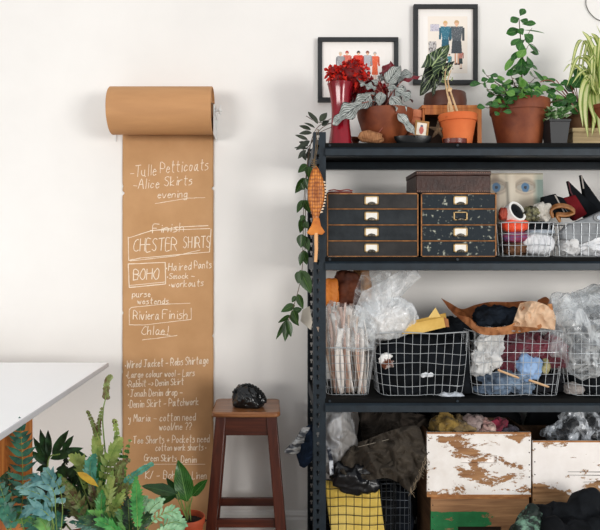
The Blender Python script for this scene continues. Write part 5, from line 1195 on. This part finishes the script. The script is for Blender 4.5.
# black garment heap on the floor before the right crates
D = 2.76; k = D/F
def bigheap(nm, lab, px, pyt, w_, m, sd, D, dep, catg='clothing', **kw):
    zt = Z(pyt, D); o = obj(nm, heap((0, 0, 0), (w_*D/F, dep, zt/2), sd=sd, **kw), m, loc=(X(px, D), Y(D), zt/2+.004)); tag(o, lab, catg); return o
bigheap('black_jacket', 'black jacket heap in front of the right-hand crates', 585, 503, 38, fabric('#111316', '#1f2226'), 121, 2.74, .12, amp=.03, scale=5, sub=6, power=2.6, fine=.22, lump=.3)
bigheap('black_trousers', 'black cloth heap lower left of the black jacket', 556, 511, 34, fabric('#0e1012', '#1a1c20'), 122, 2.7, .12, fine=.22, amp=.026, scale=5, sub=6, power=2.6, lump=.3)
bigheap('green_striped_cloth', 'black cloth with green and white stripes at the crate foot', 530, 513, 19, M('green_stripe', '#10201a', '#6c8f7c', scale=14, rough=.6, lo=.52, hi=.62, stretch=(1, 1, 2.2)), 123, 2.66, .07, amp=.016, scale=12, sub=6, lump=.2)

# ================================================================== fish ornament hanging on the post
fx, D = 315.5, 2.86; k = D/F; fi = thing('fish_ornament', 'orange carved wooden fish hanging head up from the shelf post', 'fish ornament', V(fx, 200, D)); o_ = fi.location
fwood = M('carved_orange_wood', '#b5651f', '#dc8f3c', scale=12, rough=.45, bump=.2)
def fmat():
    m, N, L, b = newmat('fish_scales'); tc = N.new('ShaderNodeTexCoord'); mp = N.new('ShaderNodeMapping'); mp.inputs['Scale'].default_value = (95, 95, 62); vo = N.new('ShaderNodeTexVoronoi')
    L.new(tc.outputs['Object'], mp.inputs[0]); L.new(mp.outputs[0], vo.inputs[0]); vo.inputs['Scale'].default_value = 1; vo.inputs['Randomness'].default_value = .25
    r = ramp(N, L, vo.outputs['Distance'], [(.1, '#e0913c'), (.75, '#7c3c10')]); L.new(r.outputs[0], b.inputs['Base Color']); b.inputs['Roughness'].default_value = .4
    bumpn(N, L, b, vo.outputs['Distance'], .6, -.004); return m
fm_ = fmat()
wprof = [(166, .8), (168, 2.6), (172, 4.6), (178, 6.8), (185, 8.2), (192, 8.7), (199, 8.3), (206, 6.8), (212, 4.8), (217, 3.2), (221, 2.6)]
bm = NB(); rings = []
import bisect
for i in range(41):
    py = 166+55*i/40; j = max(1, min(len(wprof)-1, bisect.bisect([q[0] for q in wprof], py))); a, b = wprof[j-1], wprof[j]; f_ = (py-a[0])/(b[0]-a[0]); w_ = a[1]+(b[1]-a[1])*f_
    rings.append([bm.verts.new(((w_*math.cos(q*PI/12) + (.8*math.sin((py-166)/55*PI)))*k, w_*.38*math.sin(q*PI/12)*k, -(py-200)*k)) for q in range(24)])
for a, b in zip(rings, rings[1:]):
    for q in range(24): bm.faces.new((a[q], a[(q+1) % 24], b[(q+1) % 24], b[q]))
bm.faces.new(rings[0]); bm.faces.new(rings[-1][::-1]); obj('fish_body', bm, fm_, fi)
bm = NB(); slab(bm, [(x-fx, -(y-200)) for x, y in [(313.6, 218), (311, 226), (306.5, 233), (311, 235.5), (316.5, 234), (322, 235), (325, 232), (321, 226), (319.3, 218)]], -.006, .006, k); obj('tail_fin', bm, fwood, fi, bevel=.003)
bm = NB(); T = []
for i in range(11):
    py = 182+i*3; j = max(1, bisect.bisect([q[0] for q in wprof], py)); a, b = wprof[j-1], wprof[j]; w_ = a[1]+(b[1]-a[1])*(py-a[0])/(b[0]-a[0])+.4
    hexa(bm, [((w_-1)*k, -.003, -(py-200+1.4)*k), ((w_-1)*k, .003, -(py-200+1.4)*k), ((w_-1)*k, .003, -(py-200-1.4)*k), ((w_-1)*k, -.003, -(py-200-1.4)*k)], [((w_+2.2)*k, -.001, -(py-200+.3)*k), ((w_+2.2)*k, .001, -(py-200+.3)*k), ((w_+2.2)*k, .001, -(py-200-.3)*k), ((w_+2.2)*k, -.001, -(py-200-.3)*k)])
obj('toothed_fin', bm, M('bone', '#e2cbb0', rough=.5), fi)
bm = NB(); tube(bm, [V(316, 233, D)-o_, V(316.3, 250, D)-o_, V(315.5, 262, D)-o_], lambda q: .0095-.002*q, 10); obj('handle_stick', bm, M('pale_stick', '#d9a06a', '#e6ba8a', scale=10, rough=.6, stretch=(1, 1, .2)), fi)
bm = NB(); tube(bm, cat([V(313.6, 163, D)-o_, V(315.5, 150, D)-o_, V(317, 131, D)-o_, V(318.5, 130.5, 2.93)-o_, V(318.5, 131, D+.01)-o_, V(317, 150, D)-o_, V(314.4, 163, D)-o_], 5), .0014, 5)
for q in range(4): tube(bm, [V(314-2.6, 160+q*2.2, D-.004)-o_, V(314+2.6, 160.8+q*2.2, D-.004)-o_], .0022, 6)
tube(bm, [V(314, 159, D)-o_, V(314.6, 168, D)-o_], .0045, 8)
obj('hanging_cord', bm, M('twine', '#5c4c38', '#8a7454', scale=40, rough=.9), fi)
# folded paper note tucked behind the post
bm = NB(); slab(bm, [(-5, 8), (2, 12), (5, -4), (3, -12), (-7, -3)], -.002, .002, 3.02/F); o = obj('paper_note', bm, M('note_paper', '#c9c2b6', rough=.8), loc=V(307.5, 318, 3.02)); tag(o, 'small folded grey paper tucked behind the left post', 'paper')

# ================================================================== crumpled mask on the stool
mk = thing('black_mask', 'glossy black crumpled fabric head piece resting on the stool seat', 'head piece', (X(248.5, 3.1), Y(3.12), SZ+.001)); k = 3.1/F; rnd = random.Random(77)
bm = heap((0, 0, 0), (16*k, .065, 14*k), .007, 26, 131, 6, 2.2, lump=.15, cell=True)
for v in bm.verts:
    v.co.z = v.co.z+8*k
    if v.co.x > 0: v.co.z -= v.co.x*.25
    if v.co.z < 0: v.co.z = .0005
gm = M('glossy_black_fabric', '#0b0c0d', '#1b1d1f', scale=30, rough=.25, coat=.3); obj('mask_body', bm, gm, mk)
bm = NB()
for i in range(15):
    a_ = PI*(.02+.82*i/14); p = Vector((-.0+16.5*k*math.cos(a_), -.02, 8*k+14.3*k*math.sin(a_))) - Vector((0, 0, max(0, math.cos(a_))*.018))
    lathe(bm, [(.001, -.008), (.009, -.004), (.010, .001), (.006, .006), (.001, .007)], 10, (p.x, p.y, max(.01, p.z)), caps=False)
obj('knotted_edge', bm, gm, mk)
# ================================================================== foreground plants on a low bench
pbn = thing('plant_bench', 'low slatted wooden bench carrying the foreground plants', 'bench', (-.52, -.95, 0)); BZ = .235
for i in range(6):
    bm = NB(); x0 = -.26+.088*i; box(bm, x0, x0+.078, -.55, .46, BZ-.02, BZ); obj('slat', bm, orange_wood, pbn, bevel=.002)
for sx_ in (-.25, .23):
    for sy_ in (-.53, .42):
        bm = NB(); box(bm, sx_, sx_+.03, sy_, sy_+.03, 0, BZ-.02); obj('leg', bm, orange_wood, pbn)
def mfr(name, c1, c2, tip=None, scale=30, rough=.4, tr=.2):
    return M(name, c1, c2, scale=scale, rough=rough, lo=.35, hi=.65)
f_teal = mfr('teal_frond', '#204c44', '#478872'); f_blue = mfr('pale_blue_frond', '#3c7478', '#8fbdb8', scale=18); f_dark = mfr('dark_frond', '#12261a', '#335c33'); f_mid = mfr('mid_green_frond', '#275a2c', '#74ad58', scale=20)
f_pale = mfr('pale_frond', '#7d9a4e', '#b5c274', scale=20); f_brown = mfr('brown_mottled_frond', '#8a9a60', '#5c3f2c', scale=40); f_yel = mfr('yellow_leaf', '#b8902a', '#d8b53c'); f_mint = mfr('mint_frond', '#6fa67c', '#a9d0a8', scale=25); f_aqua = mfr('aqua_frond', '#3a7d6c', '#63a892'); f_green = mfr('bright_frond', '#2f7a3c', '#5aa858'); f_tip = M('dry_tip', '#4a2c22', '#7a4c38', scale=40, rough=.8)
class Plant:
    def __init__(s, name, label, x, y, R, H, m, z=BZ):
        s.t = thing(name, label, 'plant', (x, y, z)); s.o = s.t.location.copy(); s.H = H; s.R = R
        obj('pot', potmesh(R, H, taper=.75), m, s.t); obj('soil', soilmesh(R*.93, H-.025), soil, s.t); s.st = NB(); s.lv = {}
    def bm(s, m):
        if m.name not in s.lv: s.lv[m.name] = (NB(), m)
        return s.lv[m.name][0]
    def frond(s, P, D, n, L, W, m, ang=50, nrm=None, dd=0, base=True, prof='point', r=.002, first=.15, env=None, wing=0, tipm=None, droop=.1, D0=None):
        "P: rachis pixels base -> tip; pinna length L px, width W px"
        nrm = Vector(nrm or (rnd.uniform(-.4, .4), -1, rnd.uniform(.0, .5))).normalized()
        pts = [V(x, y, D+dd*i/max(1, len(P)-1))-s.o for i, (x, y) in enumerate(P)]
        if base: pts = [Vector((rnd.uniform(-.3, .3)*s.R, rnd.uniform(-.3, .3)*s.R, s.H-.02))] + pts
        pts = cat(pts, 8); off = 8 if base else 0; N_ = len(pts)-1; k = D/F
        tube(s.st, pts, lambda q: r*(1-.55*q), 5); b = s.bm(m); env = env or (lambda q: (math.sin(PI*min(1, q*.85+.12)))**.7)
        for i in range(n):
            q = i/(n-1) if n > 1 else .5
            f_ = off+(N_-off)*(first+(1-first)*q*.97); j = min(N_-1, int(f_)); p = pts[j].lerp(pts[j+1], f_-j); T = (pts[j+1]-pts[j]).normalized(); S = T.cross(nrm).normalized()
            for sg in (-1, 1):
                a = math.radians(ang*(1-.35*q)+rnd.uniform(-7, 7)); d = S*sg*math.sin(a)+T*math.cos(a)+nrm*rnd.uniform(-.15, .25)
                l_ = L*k*env(q)*rnd.uniform(.85, 1.12)
                leaf(b, p, d, nrm, l_, W*k*rnd.uniform(.85, 1.15), prof, fold=.15, droop=droop, ns=6, na=2, wave=.15, sd=i)
                if tipm: leaf(s.bm(tipm), p+d.normalized()*l_*.8, d, nrm, l_*.22, W*k*.5, 'round', ns=3, na=2)
            if wing:
                w_ = wing*k*env(q); leaf(b, p-T*w_*.6, T, nrm, w_*2.2, w_*1.5, 'round', fold=.1, droop=0, ns=4, na=2)
        T = (pts[-1]-pts[-2]).normalized(); leaf(b, pts[-1]-T*.004, T, nrm, L*k*.55, W*k, prof, ns=5, na=2, fold=.1)
    def one(s, a, b, D, W, m, nrm=(0, -1, .3), prof='lance', stem=True, dd=0):
        p0, p1 = V(*a, D)-s.o, V(*b, D+dd)-s.o; leaf(s.bm(m), p0, p1-p0, nrm, (p1-p0).length, W*D/F, prof, fold=.2, droop=.06, ns=9, na=4, wave=.15)
        if stem: tube(s.st, cat([Vector((0, 0, s.H-.02)), Vector((p0.x*.6, p0.y*.6, (p0.z+s.H)/2)), p0], 6), .0022, 5)
    def done(s):
        obj('stems', s.st, g_stem, s.t)
        for nme, (b, m) in s.lv.items():
            o = obj('foliage', b, m, s.t); o['label'] = nme.replace('_', ' ')
rnd = random.Random(42)
grey_pot = M('grey_plastic_pot', '#55585a', rough=.5)
A = Plant('blue_star_fern', 'blue-green fern in front of the orange-brown table leg', -.66, -1.39, .085, .19, terra_bright)
A.frond([(24, 530), (23, 490), (22, 452), (20, 422)], 2.03, 13, 18, 5.5, f_teal, 72, (.1, -1, .1), wing=2.5, droop=.02)
A.frond([(52, 520), (50, 500), (34, 492), (20, 488)], 1.98, 9, 15, 4.5, f_blue, 35, (0, -1, .6), droop=.15); A.frond([(56, 520), (54, 492), (42, 482), (28, 484)], 1.97, 8, 17, 4.5, f_blue, 32, (0, -1, .5))
A.frond([(54, 530), (48, 515), (36, 508), (24, 514)], 1.96, 8, 16, 5, f_blue, 38, (0, -1, .6)); A.frond([(62, 520), (60, 490), (52, 478), (46, 470)], 2.0, 7, 13, 5, f_blue, 50, (0, -1, .3))
A.frond([(10, 530), (6, 505), (-2, 480)], 2.0, 7, 14, 6, f_teal, 60); A.frond([(2, 520), (2, 490), (-4, 455)], 2.06, 8, 16, 5.5, f_dark, 50); A.frond([(16, 545), (10, 520), (0, 505)], 1.95, 6, 15, 7, f_teal, 55); A.frond([(14, 540), (12, 500), (8, 470)], 2.06, 9, 14, 5, f_dark, 60)
for (x, y) in [(30, 500), (40, 520), (14, 512), (48, 505), (24, 520), (60, 515)]: A.frond([(50, 545), ((x+50)/2, (y+545)/2-6), (x, y)], rnd.uniform(1.98, 2.08), 9, 14, 4.2, rnd.choice([f_teal, f_mid, f_dark]), 50)
A.done()
B = Plant('lobed_fern', 'tall dark green fern with broad finger-like lobes beneath the white tabletop corner', -.71, -.97, .09, .19, terra_old)
B.st and None
for (a, b, W) in [((48, 464), (33, 435), 8), ((48, 460), (40, 427), 8), ((49, 458), (48, 428), 7), ((52, 456), (69, 428), 9), ((50, 459), (84, 446), 10), ((62, 453), (74, 434), 7), ((66, 451), (88, 456), 7), ((48, 466), (30, 449), 7), ((48, 466), (36, 470), 6)]: B.one(a, b, 2.3, W, f_dark, (rnd.uniform(-.3, .3), -1, .3), stem=False)
tube(B.st, cat([Vector((0, 0, B.H-.02)), V(52, 505, 2.33)-B.o, V(48, 480, 2.3)-B.o, V(49, 458, 2.3)-B.o, V(60, 454, 2.3)-B.o], 6), .003, 6)
for (a, b, W) in [((50, 488), (40, 468), 7), ((50, 486), (63, 466), 7), ((50, 496), (36, 480), 7), ((51, 494), (66, 478), 8), ((60, 480), (76, 464), 7), ((70, 478), (80, 460), 8), ((64, 482), (64, 460), 7)]: B.one(a, b, 2.3, W, f_dark, (rnd.uniform(-.3, .3), -1, .3), stem=False)
for (x, y) in [(34, 478), (60, 470), (74, 474), (66, 462), (84, 470), (46, 486), (90, 480), (28, 492)]: B.frond([(58, 535), ((x+58)/2, (y+535)/2-8), (x, y)], rnd.uniform(2.28, 2.42), 7, 14, 7, rnd.choice([f_dark, f_dark, f_mid]), 50)
B.done()
C = Plant('caterpillar_fern', 'tall pale mottled fern whose brown-tipped curled frond reaches highest among the plants', -.53, -1.10, .09, .19, terra_bright)
cenv = lambda q: 1-.3*q
C.frond([(104, 440), (103, 412), (106, 396), (107, 382), (110, 377)], 2.32, 18, 5, 4.6, f_brown, 35, (0, -1, .1), env=cenv, wing=2.6, r=.003, first=.45, prof='round')
C.one((107, 379), (112, 379), 2.32, 2.2, f_tip, stem=False); C.one((106, 384), (106, 377), 2.32, 3, f_tip, stem=False)
C.frond([(98, 440), (94, 426), (88, 412)], 2.3, 8, 4.6, 4.2, f_brown, 35, (0, -1, .1), env=cenv, wing=2.4, r=.003, base=False); C.one((90, 416), (87, 410), 2.3, 3, f_tip, stem=False)
C.frond([(100, 440), (99, 424), (102, 409)], 2.31, 8, 4.6, 4.2, f_brown, 35, (0, -1, .1), env=cenv, wing=2.4, r=.003, base=False)
C.frond([(96, 505), (97, 480), (98, 455), (96, 434)], 2.3, 11, 14, 6, f_pale, 50, (0, -1, .2), wing=2.6); C.frond([(100, 500), (106, 470), (114, 450), (120, 440)], 2.28, 11, 13, 6, f_pale, 50, (.2, -1, .2), wing=2.6)
C.frond([(110, 480), (116, 455), (117, 436), (115, 421)], 2.3, 10, 6, 5, f_pale, 40, (0, -1, .1), wing=3, env=cenv); C.one((115, 425), (114, 418), 2.3, 4, f_tip, stem=False)
C.frond([(92, 500), (86, 478), (80, 462), (72, 456)], 2.27, 10, 12, 5.5, f_pale, 50, wing=2.4); C.frond([(96, 500), (92, 480), (90, 466), (94, 456)], 2.22, 9, 11, 6, f_aqua, 50, wing=2.6)
C.frond([(104, 500), (112, 484), (118, 468), (128, 460)], 2.24, 8, 9, 6, f_brown, 50, wing=3); C.frond([(106, 500), (114, 492), (120, 478), (122, 466)], 2.2, 7, 8, 6, f_brown, 45, wing=3)
C.one((77, 472), (99, 486), 2.15, 8, f_yel, (0, -.6, 1), stem=True); C.one((118, 508), (131, 499), 2.12, 8, f_yel, (0, -.8, .6)); C.one((96, 495), (92, 470), 2.2, 7, f_aqua)
for (x, y) in [(70, 485), (82, 490), (96, 482), (108, 490), (118, 498), (126, 486), (76, 500), (90, 505), (104, 508), (64, 498), (112, 474), (132, 476), (86, 470), (100, 466)]: C.frond([(102, 548), ((x+102)/2, (y+548)/2-8), (x, y)], rnd.uniform(2.12, 2.32), 11, 15, 4.4, rnd.choice([f_mid, f_mid, f_dark, f_dark, f_pale, f_green, f_brown]), 42, wing=1.5)
C.frond([(112, 520), (122, 490), (136, 474), (152, 464)], 2.2, 11, 7, 5, f_aqua, 50, (.1, -1, .6), wing=2.5, env=lambda q: 1-.5*q, first=.45)
for (x, y) in [(122, 446), (128, 452), (126, 468), (130, 440)]: C.frond([(110, 520), ((x+106)/2, (y+520)/2), (x, y)], 2.34, 8, 5, 4, rnd.choice([f_mid, f_aqua]), 50, wing=2, first=.5)
for i in range(22):
    x, y = rnd.uniform(58, 132), rnd.uniform(474, 512); C.frond([(100, 550), ((x+100)/2, (y+550)/2-8), (x, y)], rnd.uniform(2.1, 2.4), 10, rnd.uniform(9, 15), rnd.uniform(3.2, 4.6), rnd.choice([f_mid, f_dark, f_dark, f_pale, f_green, f_teal, f_brown]), 45, wing=1.2)
C.done()
E = Plant('mint_fern', 'compact frosty mint and bright green fern at the front right of the plants', -.45, -1.39, .085, .19, grey_pot)
E.frond([(137, 550), (137, 510), (136, 478)], 2.0, 14, 9, 5, f_green, 75, (.1, -1, .1), wing=2, first=.3)
for P in [[(140, 545), (152, 522), (168, 512), (178, 514)], [(140, 545), (146, 520), (152, 508), (162, 500)], [(142, 545), (160, 528), (174, 522), (184, 524)], [(138, 545), (144, 528), (142, 508), (146, 498)], [(142, 548), (156, 534), (170, 530), (180, 534)]]:
    E.frond(P, rnd.uniform(1.97, 2.08), 10, 11, 3.2, f_mint, 45, (0, -1, .4), wing=1.8, first=.35, prof='obov')
for (x, y) in [(120, 512), (128, 500), (110, 516), (150, 516), (124, 524), (98, 520), (84, 518), (74, 522), (92, 512)]: E.frond([(130, 550), ((x+130)/2, (y+550)/2-6), (x, y)], rnd.uniform(1.98, 2.12), 11, 14, 4, rnd.choice([f_mid, f_green, f_dark, f_dark, f_teal]), 45, wing=1.5)
E.done()
# peace lily
Lp = Plant('peace_lily', 'young peace lily with one tall upright leaf in a terracotta pot beside the stool', X(187.5, 2.75), Y(2.75), 17.5*2.75/F, .142, M('red_terracotta', '#a4492a', '#bb5a36', scale=6, rough=.7))
lily = mleaf('lily_leaf', '#3f7f33', '#24561f', '#86b364', N_=9, vw=.05, mid=.03, slant=.9, rough=.25, tr=.2, mix=.45, scale=18); lily_d = mleaf('lily_leaf_dark', '#2a5226', '#1d3d1b', '#5a8448', N_=9, vw=.05, mid=.03, rough=.3, tr=.1, mix=.4)
for (a, b, W, D, m, nr) in [((187, 502), (178, 457), 19, 2.72, lily, (.3, -1, .2)), ((176, 494), (141, 484), 14, 2.66, lily_d, (0, -.6, 1)), ((192, 496), (208, 478), 10, 2.8, lily, (-.3, -1, .6)), ((178, 492), (150, 505), 10, 2.7, lily_d, (0, -1, .4)), ((181, 500), (166, 476), 9, 2.8, lily_d, (.4, -1, .3))]:
    Lp.one(a, b, D, W, m, nr, prof='ovate')
for (x, y) in [(184, 498), (189, 500), (192, 498)]: tube(Lp.st, cat([Vector((rnd.uniform(-.02, .02), 0, Lp.H-.02)), V((x+188)/2, 508, 2.75)-Lp.o, V(x, y, 2.74)-Lp.o], 5), .0028, 5)
Lp.done()
